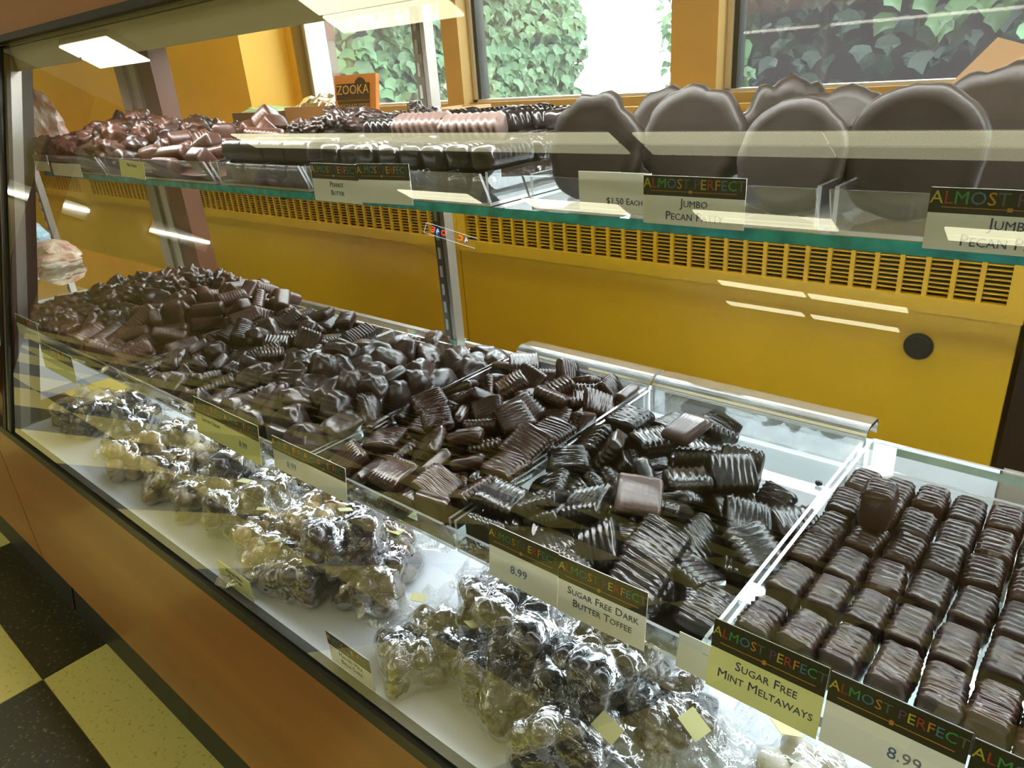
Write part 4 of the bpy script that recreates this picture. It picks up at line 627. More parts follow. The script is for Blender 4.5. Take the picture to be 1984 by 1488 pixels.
# upper shelf: tall dark blocks (U3) and ridged bars (U4), laid in courses
V_tall = variants(lambda s: ridge_block('dark_block', choc_d, .040, .036, .0215, seed=s, amp=.0002, r=.003, m=20), 3)
V_long = variants(lambda s: ridge_block('ridged_bar', choc_d, .058, .024, .019, seed=s, n=56, r=.006, amp=.0012, period=.0062, skew=.35, m=20), 5)
V_tanb = variants(lambda s: ridge_block('ridged_bar', mat('pale_milk_chocolate', (.11, .068, .056), .42), .058, .030, .020, seed=s, n=56, r=.007, amp=.0010, period=.0065, m=20), 2)
R6 = random.Random(9)
ORD = ('first', 'second', 'third', 'fourth', 'fifth', 'sixth', 'seventh', 'eighth', 'ninth')
def quarter(x, y, x0, y0, w, d): return ('front' if y < y0+d/2 else 'back')+' '+('left' if x < x0+w/2 else 'right')
for lay in range(2):
    for j in range(5):
        for i in range(4):
            x = -.800+.024+i*.0412+R6.uniform(-.001, .001); y = .422+.02+j*.0385+R6.uniform(-.001, .001)
            if x+.02 > -.629: continue
            props(inst('dark_block', V_tall[R6.randrange(3)], None, (x, y, Z(ZU+FT+.0112+lay*.0218)), Euler((0, 0, R6.uniform(-.04, .04))).to_quaternion()),
                  'smooth dark block in the %s layer, %s row, %s from the left' % (('bottom', 'top')[lay], ORD[j], ORD[i]), 'chocolate', 'dark blocks, %s layer' % ('bottom', 'top')[lay])
for i in range(26):
    x = -.79+R6.uniform(0, .14); y = .50+R6.uniform(0, .13); z = ZU+FT+.0455+.0035
    props(inst('glossy_nugget', V_lump2_m[i % 4], None, (x, y, Z(z)+R6.uniform(-.003, .010)), Euler((R6.uniform(-.4, .4), R6.uniform(-.4, .4), R6.uniform(0, 6))).to_quaternion(), (.62, .6, .55)), 'small glossy dark nugget over the dark blocks, %s part' % quarter(x, y, -.79, .50, .14, .13), 'chocolate', 'nuggets over the dark blocks, %s' % quarter(x, y, -.79, .50, .14, .13))
for lay in range(2):
    for j in range(4):
        for i in range(8):
            x = -.622+.018+i*.0285+R6.uniform(-.001, .001); y = .424+.031+j*.0600+R6.uniform(-.002, .002)
            if x+.012 > -.390 or y > .66: continue
            props(inst('ridged_bar', V_long[R6.randrange(5)], None, (x, y, Z(ZU+FT+.0105+lay*.0205)), Euler((R6.uniform(-.10, .10), R6.uniform(-.06, .06), PI/2+R6.uniform(-.06, .06))).to_quaternion()),
                  'ridged dark bar in the %s layer, %s row, %s from the left' % (('bottom', 'top')[lay], ORD[j], ORD[i]), 'chocolate', 'ridged bars, %s layer' % ('bottom', 'top')[lay])
for i in range(12):
    x = -.60+R6.uniform(0, .18); y = .50+R6.uniform(0, .11)
    props(inst('ridged_bar', V_long[i % 5], None, (x, y, Z(ZU+FT+.0465+R6.uniform(0, .003))), Euler((R6.uniform(-.3, .3), R6.uniform(-.1, .1), R6.uniform(.6, 1.6))).to_quaternion()), 'ridged dark bar lying loose on top of the bar stack', 'chocolate', 'loose ridged bars on the stack')
for x, y, tl in ((-.545, .50, 'left'), (-.455, .475, 'right')):
    props(inst('ridged_bar', V_tanb[0], None, (x, y, Z(ZU+FT+.0495)), Euler((.25, 0, .5)).to_quaternion()), 'pale milk chocolate ridged bar on top of the dark bars, '+tl+' of two', 'chocolate')
for i in range(34):
    x = -.80+R6.uniform(0, .30); y = .60+R6.uniform(0, .05)
    props(inst('glossy_nugget', V_lump2_m[i % 4], None, (x, y, Z(ZU+FT+.046+R6.uniform(0, .005))), Euler((0, 0, R6.uniform(0, 6))).to_quaternion(), (.6, .6, .5)), 'small glossy dark nugget heaped at the upper shelf back, %s part' % quarter(x, y, -.80, .60, .30, .05), 'chocolate', 'nuggets at the shelf back, %s' % quarter(x, y, -.80, .60, .30, .05))
mound('nugget_layer', 'packed dark nuggets at the back of the upper shelf',   .32, .075, .040, 0, (-.81, .592, Z(ZU+FT)), choc_d)

# ------------------------------------------------------------------ jumbo patties
def patty(seed, r=.041, th=.016, ruffle=.08):
    V = []; F = []; n = 56
    rnd = random.Random(seed)
    prof = [(0, 0), (.25, .0), (.5, -.0006), (.75, -.0004), (.93, .0010), (1.0, .3), (1.02, .6), (.95, .85), (.75, 1.0), (.45, 1.05), (.2, 1.1), (0, 1.1)]
    for pi, (pr, pz) in enumerate(prof):
        for j in range(n):
            a = 2*PI*j/n
            lob = 1+ruffle*noise.noise(Vector((math.cos(a)*2.2, math.sin(a)*2.2, seed)))*pr**3+.5*ruffle*abs(noise.noise(Vector((math.cos(a)*5, math.sin(a)*5, seed+3))))*pr**3
            rr = r*pr*lob
            zz = pz*th if pi >= 5 else .0005*math.sin(pr*26)
            if pi >= 6: zz += .0035*noise.noise(Vector((math.cos(a)*pr*4, math.sin(a)*pr*4, seed+9)))
            V.append((rr*math.cos(a), zz, rr*math.sin(a)))
    for i in range(len(prof)-1):
        for j in range(n): F.append((i*n+j, i*n+(j+1) % n, (i+1)*n+(j+1) % n, (i+1)*n+j))
    me = bpy.data.meshes.new('patty'); me.from_pydata(V, [], F); me.materials.append(choc_p)
    bm = bmesh.new(); bm.from_mesh(me); bmesh.ops.remove_doubles(bm, verts=bm.verts, dist=1e-5); bmesh.ops.recalc_face_normals(bm, faces=bm.faces); bm.to_mesh(me); bm.free()
    me.polygons.foreach_set('use_smooth', [True]*len(me.polygons)); return me
PD = [  # x, y, radius, lean, turn, label
    (-.316, .440, .0375, .20, .05, 'jumbo dark patty standing at the left end of the jumbo patty tray', .12),
    (-.250, .462, .0385, .22, -.05, 'jumbo dark patty with a scalloped top standing mid tray behind the price card', .16),
    (-.173, .442, .0350, .30, -.12, 'jumbo dark patty leaning in front at the right end of its tray, domed top', .03),
    (-.196, .500, .0370, .10, .75, 'ruffled jumbo patty turned nearly edge-on in the middle of the tray', .25),
    (-.165, .500, .0380, .42, .15, 'jumbo patty with rippled top behind the domed one', .2),
    (-.285, .500, .0380, .22, .1, 'jumbo patty in the second row behind the left one', .15),
    (-.106, .445, .0365, .18, .03, 'big round jumbo patty standing alone in front of the right upper tray', .03),
    (-.078, .490, .0385, .16, -.1, 'jumbo patty with a wavy rim behind the big round one', .2),
    (-.015, .455, .0320, .45, .1, 'jumbo patty at the far right of the upper shelf lying back', .1),
    (.040, .450, .0400, .3, 0, 'jumbo patty past the far right one on the upper shelf', .1)]
for i, (x, y, r, lean, turn, lb, ruf) in enumerate(PD):
    me = patty(i+3, r, .014, ruf+.05)
    q = Euler((-lean, 0, turn)).to_quaternion()
    ob = inst('jumbo_patty', me, None, (x, y+.01, Z(ZU+FT)+r*math.cos(lean)*1.0+.0005), q); props(ob, lb, 'chocolate', 'jumbo patties')

# ------------------------------------------------------------------ price cards
AP = 'ALMOST PERFECT'; API = [0, 1, 2, 3, 4, 6, 0, 5, 0, 1, 4, 3, 2, 6]
def card(label, x, y, z, w=.066, h=.044, lines=(), band=True, cream=False, tilt=.0, turn=0., price=None, tl=0., group=None, fs=.0078, clip=True, roll=0.):
    t = thing('price_card', label, 'price card', (x, y, Z(z)), group, (tilt, roll, turn))
    MB().box(0, w, -.0005, 0, -h, 0).build('card_sheet', [cardy if cream else cardm], t)
    if band:
        MB().box(.0, w, -.0009, -.0005, -h*.40, 0).build('black_band', [bandm], t)
        text_part('band_lettering', AP, .0082*w/.066, LET, t, (w*.5, -.00105, -h*.16), idx=API)
        MB().box(w*.08, w*.92, -.0011, -.0009, -h*.31, -h*.30).build('orange_rule', [LET[4]], t)
        MB().box(w*.47, w*.50, -.0012, -.0009, -h*.335, -h*.275).build('orange_dot', [LET[4]], t)
    y0 = -h*(.54 if band else .25)
    for k, l in enumerate(lines):
        text_part('lettering', l, fs, [ink], t, (w*.52, -.0007, y0-k*fs*1.08), small=True)
    if price: text_part('price_lettering', price, .0092, [inkb], t, (w*(.5+tl), -.0007, -h*.70))
    return t
YC = .309; ZC = -.298
card('price card reading 8.99 left of the dark butter toffee card', -.313, YC, ZC, .063, .043, price='8.99', tilt=-.12, turn=.0, tl=-.05)
card('price card reading Sugar Free Dark Butter Toffee on the lower shelf', -.249, YC-.001, ZC, .067, .043, ('Sugar Free Dark', 'Butter Toffee'), tilt=-.12, turn=.02)
card('cream price card reading Sugar Free Mint Meltaways', -.137, YC-.002, ZC+.006, .063, .043, ('Sugar Free', 'Mint Meltaways'), cream=True, tilt=-.22, turn=.0, fs=.0078)
card('price card reading 8.99 right of the mint meltaways card', -.073, YC-.002, ZC+.005, .063, .043, price='8.99', tilt=-.18, tl=.12)
card('price card reading Sugar, cut off at the lower right corner', -.009, YC-.002, ZC+.003, .066, .043, ('Sugar Free', 'Truffles'), tilt=-.18)
card('price card with the lettered band under the reddish toffee tray', -.602, YC, ZC-.012, .062, .034, tilt=-.12, price='8.99')
card('price card overlapping the lettered one under the reddish toffee tray', -.545, YC-.0015, ZC-.010, .062, .034, tilt=-.12)
card('greenish price card reading Lemon Cream under the lumpy caramels', -.758, YC, ZC-.008, .066, .043, ('Lemon Cream',), cream=True, tilt=-.12, fs=.007)
card('greenish price card reading 8.99 under the lumpy caramels', -.690, YC-.001, ZC-.008, .066, .043, cream=True, tilt=-.12, price='8.99')
card('first price card at the left end of the lower shelf', -1.350, YC, ZC-.006, .10, .034, tilt=-.1)
card('second greenish price card from the left end of the lower shelf', -1.225, YC-.01, ZC-.028, .125, .040, cream=True, tilt=-.1)
# a folded clear-backed price card left on the tray front, and blank card at the divider
card('blank white card tucked at the tray divider', -.161, YC+.002, ZC-.020, .022, .024, band=False, tilt=-.2)
YU = .405
card('left of the two price cards on the ridged bar tray', -.600, YU, -.0665, .070, .034, ('Peanut', 'Butter'), tilt=-.03, fs=.0068)
card('right of the two price cards on the ridged bar tray', -.530, YU-.001, -.0655, .068, .033, tilt=-.03, roll=-.02)
card('plain price card reading $1.50 Each on the jumbo patty tray', -.296, YU+.003, -.0655, .056, .026, band=False, tilt=.0)
card('price card reading Jumbo Pecan Patty on the jumbo patty tray', -.2435, YU, -.0660, .067, .0295, ('Jumbo', 'Pecan Patty'), tilt=-.02, fs=.0074, roll=.0)
card('price card reading Jumbo Pecan Patty on the right upper tray', -.0825, YU, -.0665, .070, .030, ('Jumbo', 'Pecan Patty'), tilt=-.02, fs=.0080)
for o in [q for q in bpy.data.objects if q.get('label', '').startswith('plain price card')]:
    text_part('price_lettering', '$1.50 Each', .0060, [ink], o, (.036, -.0007, -.0185), small=True)
card('small cream price card on the brown bar tray, upper shelf', -1.035, YU+.004, -.072, .070, .020, band=False, cream=True, tilt=-.1, lines=('Milk Fudge',), fs=.006, roll=.05)
card('small white price card on the upper cluster tray', -1.275, YU, -.081, .112, .018, band=False, tilt=-.05)
card('white price card at the left end of the upper shelf', -1.345, YU, -.070, .06, .024, tilt=-.05)
YB = .2635
card('price card reading Malted Milk Balls Dark behind the foot of the front glass', -.495, YB, -.463, .063, .036, ('Malted Milk', 'Balls Dark'), tilt=0., fs=.0068)
card('cream price card behind the foot of the front glass near the milk malt balls', -.700, YB, -.472, .068, .027, ('Malted Milk', 'Balls Milk'), band=False, cream=True, tilt=0., fs=.0065)

# ------------------------------------------------------------------ cellophane bags on the deck
def film_mesh(balls, R, seed, w, d, tail=True):
    c = Vector((sum(b.x for b in balls)/len(balls), sum(b.y for b in balls)/len(balls), .018))
    V = []; F = []; nu, nv = 60, 30
    rel = [b-c for b in balls]
    def rad(dv):
        best = 0.
        for q in rel:
            pr = q.dot(dv)
            if pr < 0: continue
            h2 = q.length_squared-pr*pr
            if h2 < R*R*.8: best = max(best, pr+math.sqrt(R*R-h2))
            else: best = max(best, (pr+R*.44)-(math.sqrt(h2)-R*.9)*.55)
        return max(best, .012)
    D = [[Vector((math.sin(PI*i/nv)*math.cos(2*PI*j/nu), math.sin(PI*i/nv)*math.sin(2*PI*j/nu), math.cos(PI*i/nv))) for j in range(nu)] for i in range(nv+1)]
    G = [[rad(dv) for dv in row] for row in D]
    for it in range(2):      # the film is taut: it bridges the gaps between candies
        G = [[max(G[i][j], (G[max(i-1, 0)][j]+G[min(i+1, nv)][j]+G[i][j-1]+G[i][(j+1) % nu])/4) for j in range(nu)] for i in range(nv+1)]
    top = sum(G[0])/nu; bot = sum(G[nv])/nu
    for i in range(nv+1):
        for j in range(nu):
            dv = D[i][j]; r = (top if i == 0 else bot if i == nv else G[i][j])+.0015
            if 0 < i < nv:
                a = noise.noise(dv*2.6+Vector((seed, 0, 0))); b2 = noise.noise(dv*4.7+Vector((0, seed, 0)))
                r += .0028*(1-min(1, abs(a)*9))**2+.0022*(1-min(1, abs(b2)*9))**2+.003*max(0, a)
            p = c+dv*r
            if p.z < .0012: p.z = .0012
            V.append(tuple(p))
    for i in range(nv):
        for j in range(nu):
            F.append((i*nu+j, i*nu+(j+1) % nu, (i+1)*nu+(j+1) % nu, (i+1)*nu+j))
    # gathered tail running to the crimped seam
    seam = None
    if tail:
        ex = max(b.x for b in balls)+R*.6; k = len(V); na, nb = 9, 13
        for a in range(na):
            s = a/(na-1)
            for b in range(nb):
                t = b/(nb-1)*2-1
                wy = (.026+.018*s)*t; z = .022*(1-s*.4)+.010*math.cos(t*PI/2)*(1-s)+.0045*math.sin(b*2.4+seed)*(.4+.6*s)+.004*noise.noise(Vector((s*4, t*4, seed)))
                V.append((ex-.010+.038*s, c.y+wy, max(z, .003)))
        for a in range(na-1):
            for b in range(nb-1): q = k+a*nb+b; F.append((q, q+1, q+nb+1, q+nb))
        seam = [V[k+(na-1)*nb+b] for b in range(nb)]
    me = bpy.data.meshes.new('bag_film'); me.from_pydata(V, [], F); me.materials.append(film)
    me.polygons.foreach_set('use_smooth', [True]*len(me.polygons))
    return me, seam
def seam_mesh(seam, seed):
    V = []; F = []; n = len(seam)
    for a in range(9):
        for b, s in enumerate(seam): V.append((s[0]+.0018*a, s[1], s[2]+(.0006 if a % 2 else -.0006)+.0008*a*math.sin(seed)))
    for a in range(8):
        for b in range(n-1): q = a*n+b; F.append((q, q+1, q+n+1, q+n))
    me = bpy.data.meshes.new('crimped_seam'); me.from_pydata(V, [], F); me.materials.append(film_seam); return me
BAGS = {}
for bi, key in enumerate(('B1', 'B2', 'B3')):
    pts = unpack(key)
    for s in range(2):
        fm, seam = film_mesh([p for _, p, _ in pts], .0095, bi*3+s+.37, 0, 0)
        BAGS[(bi, s)] = (pts, fm, seam_mesh(seam, bi+s), (sum(p.x for _, p, _ in pts)/len(pts), sum(p.y for _, p, _ in pts)/len(pts)))
stk = MB().box(0, .018, 0, .013, 0, .0004).mesh('price_sticker', [sticker])
for i in range(4): pass
stuff_me = {}
def clump(mt, key):
    # far bags: their candies as one mass
    if (mt.name, key) in stuff_me: return stuff_me[(mt.name, key)]
    pts = BAGS[(key, 0)][0]; b = bmesh.new()
    for _, p, _ in pts:
        r = bmesh.ops.create_icosphere(b, subdivisions=2, radius=.0093, matrix=Matrix.Translation(p))
        for v in r['verts']: v.co += (v.co-p)*.25*noise.noise(v.co*160)
    me = bpy.data.meshes.new('candy_filling'); b.to_mesh(me); b.free(); me.materials.append(mt); me.polygons.foreach_set('use_smooth', [True]*len(me.polygons))
    stuff_me[(mt.name, key)] = me; return me
RB = random.Random(21)
def bag(x, y, z, rot, var, s, label, kind, balllabel=None, group=None, tip=0., scale=1.14, stick=True):
    pts, fm, sm, c = BAGS[(var, s)]
    M = Matrix.Translation((x, y, Z(z))) @ Matrix.Rotation(rot, 4, 'Z') @ Matrix.Rotation(tip, 4, 'Y') @ Matrix.Scale(scale, 4) @ Matrix.Translation((-c[0], -c[1], 0))
    t = thing('candy_bag', label, 'bag', (0, 0, 0), 'cellophane candy bags on the deck'); t.matrix_world = M
    for nm, me in (('bag_film', fm), ('crimped_seam', sm)):
        o = inst(nm, me, t)
    if stick:
        o = inst('price_sticker', stk, t, (max(p.x for _, p, _ in pts)-.004, c[1]-.010, .040)); o.rotation_euler = (.25, .35, RB.uniform(-.5, .5))
    if kind in ('d', 'm'):
        ms = V_ball_d if kind == 'd' else V_ball_m
        for i, (_, p, q) in enumerate(pts):
            o = inst('malt_ball', ms[i % 2], None, M @ p, q, (scale*RB.uniform(.88, 1.0),)*3)
            props(o, balllabel, 'candy', group)
    else:
        o = inst('candy_filling', clump(kind, var), t); o['kind'] = 'stuff'
D = -.4995
U = .031
dk = [(-.420, .312, D, 2.6, 0, 'bag of dark malt balls beside the malted milk balls card', 'near the malted milk balls card'),
      (-.342, .330, D, 2.9, 1, 'bag of dark malt balls second from the malted milk balls card', 'in the second bag from the card'),
      (-.262, .322, D, .3, 2, 'bag of dark malt balls lying at the near end of its row', 'in the nearest bag of the row'),
      (-.398, .398, D, 2.2, 2, 'bag of dark malt balls with its seam raised under the 8.99 card', 'in the raised-seam bag'),
      (-.322, .408, D, 1.2, 0, 'bag of dark malt balls behind the front row under the butter toffee card', 'in the bag under the butter toffee card'),
      (-.212, .385, D, -.4, 1, 'bag of dark malt balls at the right end beside the bare white deck', 'in the right end bag'),
      (-.345, .362, D+U, 2.5, 1, 'bag of dark malt balls lying on top of the pile, seam to the left', 'in the top bag with its seam to the left'),
      (-.262, .372, D+U, 2.9, 0, 'bag of dark malt balls on top of the pile at its right', 'in the top right bag'),
      (-.275, .468, D, .8, 2, 'bag of dark candies far under the shelf behind the pile', 'in the bag far under the shelf')]
for i, (x, y, z, r, v, lb, bl) in enumerate(dk): bag(x, y, z, r, v, i % 2, lb, 'd', 'dark chocolate malt ball '+bl, 'dark malt balls '+bl)
mk = [(-.610, .318, D, 3.4, 0, 'bag of milk malt balls beside the cream card at the glass foot', 'in the bag beside the cream card'),
      (-.540, .362, D, 2.0, 1, 'bag of milk malt balls with a wrinkled seam at the pile edge', 'in the pile edge bag'),
      (-.585, .400, D, 1.0, 2, 'rounded bag of milk malt balls behind its pile', 'in the rounded rear bag'),
      (-.570, .345, D+U, 2.4, 2, 'bag of milk malt balls on top of its pile', 'in the top bag of the milk pile')]
for i, (x, y, z, r, v, lb, bl) in enumerate(mk): bag(x, y, z, r, v, i % 2, lb, 'm', 'milk chocolate malt ball '+bl, 'milk malt balls '+bl)
far = [(-.690, .318, D, 2.7, 1, tanm, 'bag of tan candies with a yellow sticker left of the milk malt balls', 1.), (-.665, .372, D+.012, 2.9, 0, tanm, 'shiny bag of tan candies on top behind the sticker bag', 1.05),
       (-.700, .430, D, .5, 1, choc_c, 'bag of dark cups under the lettered cards', 1.), (-.775, .335, D, 2.5, 2, choc_c, 'bag of brown clusters left of the tan candies', 1.05), (-.790, .405, D, 1.9, 0, choc_m, 'bag of milk clusters under the caramel price cards', 1.),
       (-.860, .330, D, 2.8, 0, tanm, 'bag of pale yellow candies by the glass foot', 1.05), (-.870, .390, D+.02, 2.0, 1, choc_c, 'bag of dark clusters raised behind the pale yellow one', 1.05), (-.950, .330, D, 2.6, 1, tanm, 'second bag of pale yellow candies toward the case end', 1.05),
       (-.950, .400, D, 1.4, 2, ivorym, 'bag of cream coloured candies behind the pale yellow ones', 1.), (-1.040, .320, D, 2.9, 2, tanm, 'bag of flat tan candies toward the case end', 1.05), (-1.045, .395, D, 1.1, 0, choc_c, 'bag with dark oval candies behind the flat tan ones', 1.),
       (-1.150, .370, D, 2.2, 1, choc_d, 'bag of dark squares near the case end', 1.1), (-1.240, .390, D, 2.7, 0, choc_d, 'bag of black candies second from the case end', 1.1), (-1.310, .350, D, 1.2, 1, ivorym, 'bag of whitish candies against the case end', 1.05), (-1.255, .330, D+.0, 2.0, 2, choc_d, 'low bag of black candies by the glass near the case end', 1.0),
       (-.080, .372, D, 2.75, 1, ivorym, 'bag of white yogurt candies on the bare white deck', 1.15)]
for i, (x, y, z, r, v, mt, lb, sc) in enumerate(far): bag(x, y, z, r, v, i % 2, lb, mt, scale=sc*1.08, stick=i % 3 == 0)

# ------------------------------------------------------------------ things on the window sill
def carton(name, label, x0, x1, y0, y1, z0, h, mt, openup=False):
    t = thing(name, label, 'box', (x0, y0, Z(z0))); w, d, k = x1-x0, y1-y0, .004
    MB().box(0, w, 0, d, 0, k).build('carton_base', [mt], t)
    for nm, bx in (('carton_side', (0, w, 0, k)), ('carton_side', (0, w, d-k, d)), ('carton_side', (0, k, k, d-k)), ('carton_side', (w-k, w, k, d-k))):
        MB().box(bx[0], bx[1], bx[2], bx[3], k, h).build(nm, [mt], t)
    return t
SB = ZS
c1 = carton('wooden_crate', 'dark brown shallow crate on the sill left of the orange box', -1.96, -1.77, 1.10, 1.22, SB, .118, mat('dark_crate', (.16, .085, .035), .6, var=.3))
c2 = carton('open_box', 'shallow orange tan box with plastic wrap on the sill', -1.765, -1.56, 1.14, 1.26, SB, .125, cardb)
def crumple(name, label, cx, cy, z, sx, sy, h, mt, seed):
    V = []; F = []; n = 16
    for i in range(n):
        for j in range(n):
            u, v = i/(n-1)*2-1, j/(n-1)*2-1; k = max(0, 1-u*u)*max(0, 1-v*v)
            V.append((u*sx, v*sy, h*k**.5*(.6+.8*abs(noise.noise(Vector((u*3, v*3, seed)))))))
    for i in range(n-1):
        for j in range(n-1): a = i*n+j; F.append((a, a+1, a+n+1, a+n))
    me = bpy.data.meshes.new(name); me.from_pydata(V, [], F); me.materials.append(mt)
    o = link(bpy.data.objects.new(name, me)); o.location = (cx, cy, Z(z)); return o
props(crumple('plastic_wrap', '', -1.66, 1.20, SB+.121, .085, .05, .035, glassmat('pinkish_plastic', (.95, .9, .9), 2, rough=.1, haze=.35, hazecol=(.85, .72, .70), add=.1, both=True), 2), 'crumpled pinkish clear plastic on the orange tan box', 'wrap')
props(crumple('green_wrap', '', -1.87, 1.16, SB+.113, .085, .05, .022, mat('green_waxed_paper', (.20, .27, .12), .5), 5), 'greenish wrap heaped in the dark crate', 'wrap')
sgn = thing('counter_sign', 'orange edged black sign reading Zooka Chocolate Sticks on the sill', 'sign', (-1.575, 1.155, Z(-.095)), rot=(-.18, 0, .12))
MB().box(0, .138, 0, .012, 0, .112).build('sign_board', [mat('orange_sign_board', (.50, .20, .05), .5)], sgn)
bk = mat('sign_black', (.03, .022, .012), .5); go = mat('sign_gold', (.55, .32, .10), .5)
MB().box(.008, .118, -.002, 0, .056, .092).box(.012, .118, -.002, 0, .030, .052).box(.004, .118, -.002, 0, .002, .026).build('black_panel', [bk], sgn)
MB().tube([(.088, -.0018, .086), (.088, -.0002, .086)], .019, 20).build('black_disc', [bk], sgn)
for s_, sz, zz in (('ZOOKA', .030, .077), ('CHOCOLATE STICKS', .0118, .041), ('$1.00 EACH', .0135, .014)): text_part('lettering', s_, sz, [go], sgn, (.063, -.0024, zz))
props(MB().box(-1.600, -1.40, 1.15, 1.21, Z(SB), Z(-.097)).build('sign_stand', [cardb]), 'tan block under the black and orange sign', 'stand')
c3 = carton('tan_box', 'light tan box on the sill behind the slotted standard', -1.215, -1.128, 1.12, 1.24, SB, .110, mat('light_tan_card', (.60, .40, .24), .6))
# large cardboard carton with a raised flap at the right
cb = thing('cardboard_carton', 'large open cardboard carton with one flap up on the sill at the right', 'box', (-.215, 1.10, Z(SB)))
MB().box(0, .42, 0, .004, 0, .090).build('carton_side', [cardb], cb); MB().box(0, .42, .196, .20, 0, .090).build('carton_side', [cardb], cb)
MB().box(0, .004, .004, .196, 0, .090).build('carton_side', [cardb], cb); MB().box(.416, .42, .004, .196, 0, .090).build('carton_side', [cardb], cb)
MB().box(0, .42, 0, .20, -.0, .004).build('carton_base', [cardb], cb)
fl_ = MB(); a0, a1, b0, b1 = Vector((.0, -.002, .090)), Vector((.42, -.002, .090)), Vector((.065, -.03, .152)), Vector((.42, -.03, .155))
fl_.prism([(0, .09), (.42, .09), (.42, .18), (.078, .155)], 'y', -.004, 0); fl_.build('front_flap', [cardb], cb)
e2 = MB(); pts = [(-.022, .010, .105), (.001, -.004, .088), (.080, -.004, .155), (.034, .010, .170)]
e2.quad(pts); e2.quad([(x, y+.004, z-.003) for x, y, z in pts][::-1])
for i in range(4):
    j = (i+1) % 4; a, b = pts[i], pts[j]; e2.quad([a, b, (b[0], b[1]+.004, b[2]-.003), (a[0], a[1]+.004, a[2]-.003)])
e2.build('raised_flap', [cardb_lit], cb)  # flap painted lighter as the lit face of the same cardboard

# ------------------------------------------------------------------ next case, beyond the end glass
nc = thing('neighbour_case', 'next display case beyond the end glass with veneer front', 'display case', (-3.6, .25, 0))
def np_(mb, name, mats): return mb.build(name, mats, nc, loc=(3.6, -.25, 0))
np_(MB().box(-3.6, -1.524, .25, .268, Z(-.825), Z(-.512)), 'front_panel', [wood])
np_(MB().box(-3.6, -1.524, .285, .30, 0, Z(-.825)), 'toe_kick', [dark])
np_(MB().prism([(.268, 0), (.285, 0), (.285, .075), (.281, .075)], 'x', -3.6, -1.524), 'cove_base', [blackrub])
np_(MB().box(-3.6, -1.525, .246, .262, Z(-.512), Z(-.497)), 'sill_trim', [blackrub])
np_(MB().box(-3.6, -1.525, .262, .72, Z(-.515), Z(-.50)), 'deck', [white])
np_(MB().box(-3.6, -1.63, .43, .68, Z(-.106), Z(-.098)), 'shelf_glass', [shelf_glass])
np_(MB().box(-3.6, -1.63, .36, .68, Z(-.362), Z(-.354)), 'shelf_glass', [shelf_glass])
bagm = [mat('floral_wrap', (.50, .22, .14), .4, col2=(.72, .62, .50), vscale=30, bump=.8, bscale=60), mat('pink_wrap', (.55, .30, .25), .35, col2=(.7, .66, .5), vscale=22, bump=.8, bscale=50), mat('blue_white_wrap', (.35, .62, .75), .3, col2=(.85, .88, .9), vscale=18)]
gb = [(-1.80, .56, -.098, .14, .13, 0, 'floral wrapped gift bag on the next case upper shelf'), (-2.05, .60, -.098, .15, .16, 1, 'pink wrapped gift bag on the next case upper shelf'), (-2.30, .60, -.098, .15, .15, 0, 'second floral gift bag farther along the next case'),
      (-2.25, .60, -.354, .13, .075, 2, 'blue and white wrapped parcel on the next case lower shelf'), (-2.0, .58, -.354, .15, .05, 1, 'flat pink parcel on the next case lower shelf'), (-1.92, .56, -.354, .08, .032, 0, 'floral parcel nearest on the next case lower shelf')]
for i, (x, y, z, w, h, mi, lb) in enumerate(gb):
    b = bmesh.new(); bmesh.ops.create_icosphere(b, subdivisions=4, radius=1)
    for v in b.verts:
        n = v.co.copy(); e = 4; sup = (abs(n.x)**e+abs(n.y)**e+abs(n.z)**e)**(-1/e); k = 1+.10*noise.noise(n*3+Vector((i, 0, 0)))+.08*abs(noise.noise(n*8+Vector((i, 0, 0))))
        pin = 1-.35*max(0, n.z)
        v.co = Vector((n.x*sup*k*w/2*pin, n.y*sup*k*.045*pin, (max(-.98, n.z*sup*k)+.98)*h/2))
    me = bpy.data.meshes.new('gift_bag'); b.to_mesh(me); b.free(); me.materials.append(bagm[mi])
    o = link(bpy.data.objects.new('gift_bag' if mi < 2 and z > -.2 else 'wrapped_parcel', me)); o.location = (x, y, Z(z)+.0005); props(o, lb, 'gift')

# ------------------------------------------------------------------ outside the windows
GZ = -.25
struct_(MB().box(-40, 40, YW+.13, 60, GZ-.1, GZ).build('ground', [paving]))
# brick jamb just outside the left window
bj = struct_(MB().box(-2.30, -1.986, YW+.092, YW+.150, Z(-.4), Z(1.4)).build('trim_3', [mortar]))
bme = MB().box(0, .05, 0, .060, 0, .075).mesh('brick', [brickm])
for k in range(19):
    inst('brick', bme, bj, (-1.985-.052+(.006 if k % 2 else 0), YW+.091, Z(-.30)+k*.084))
def leaf_mesh(name, mt, s):
    P = [(0, 0, 0), (.34, .12, .05), (.50, .42, .0), (.24, .66, .06), (0, 1.0, -.10), (-.24, .66, .06), (-.50, .42, 0), (-.34, .12, .05), (0, .4, -.06)]
    V = [(x*s, y*s, z*s) for x, y, z in P]; F = [(8, i, i+1) for i in range(7)]+[(8, 7, 0)]
    me = bpy.data.meshes.new(name); me.from_pydata(V, [], F); me.materials.append(mt); me.polygons.foreach_set('use_smooth', [True]*len(me.polygons)); return me
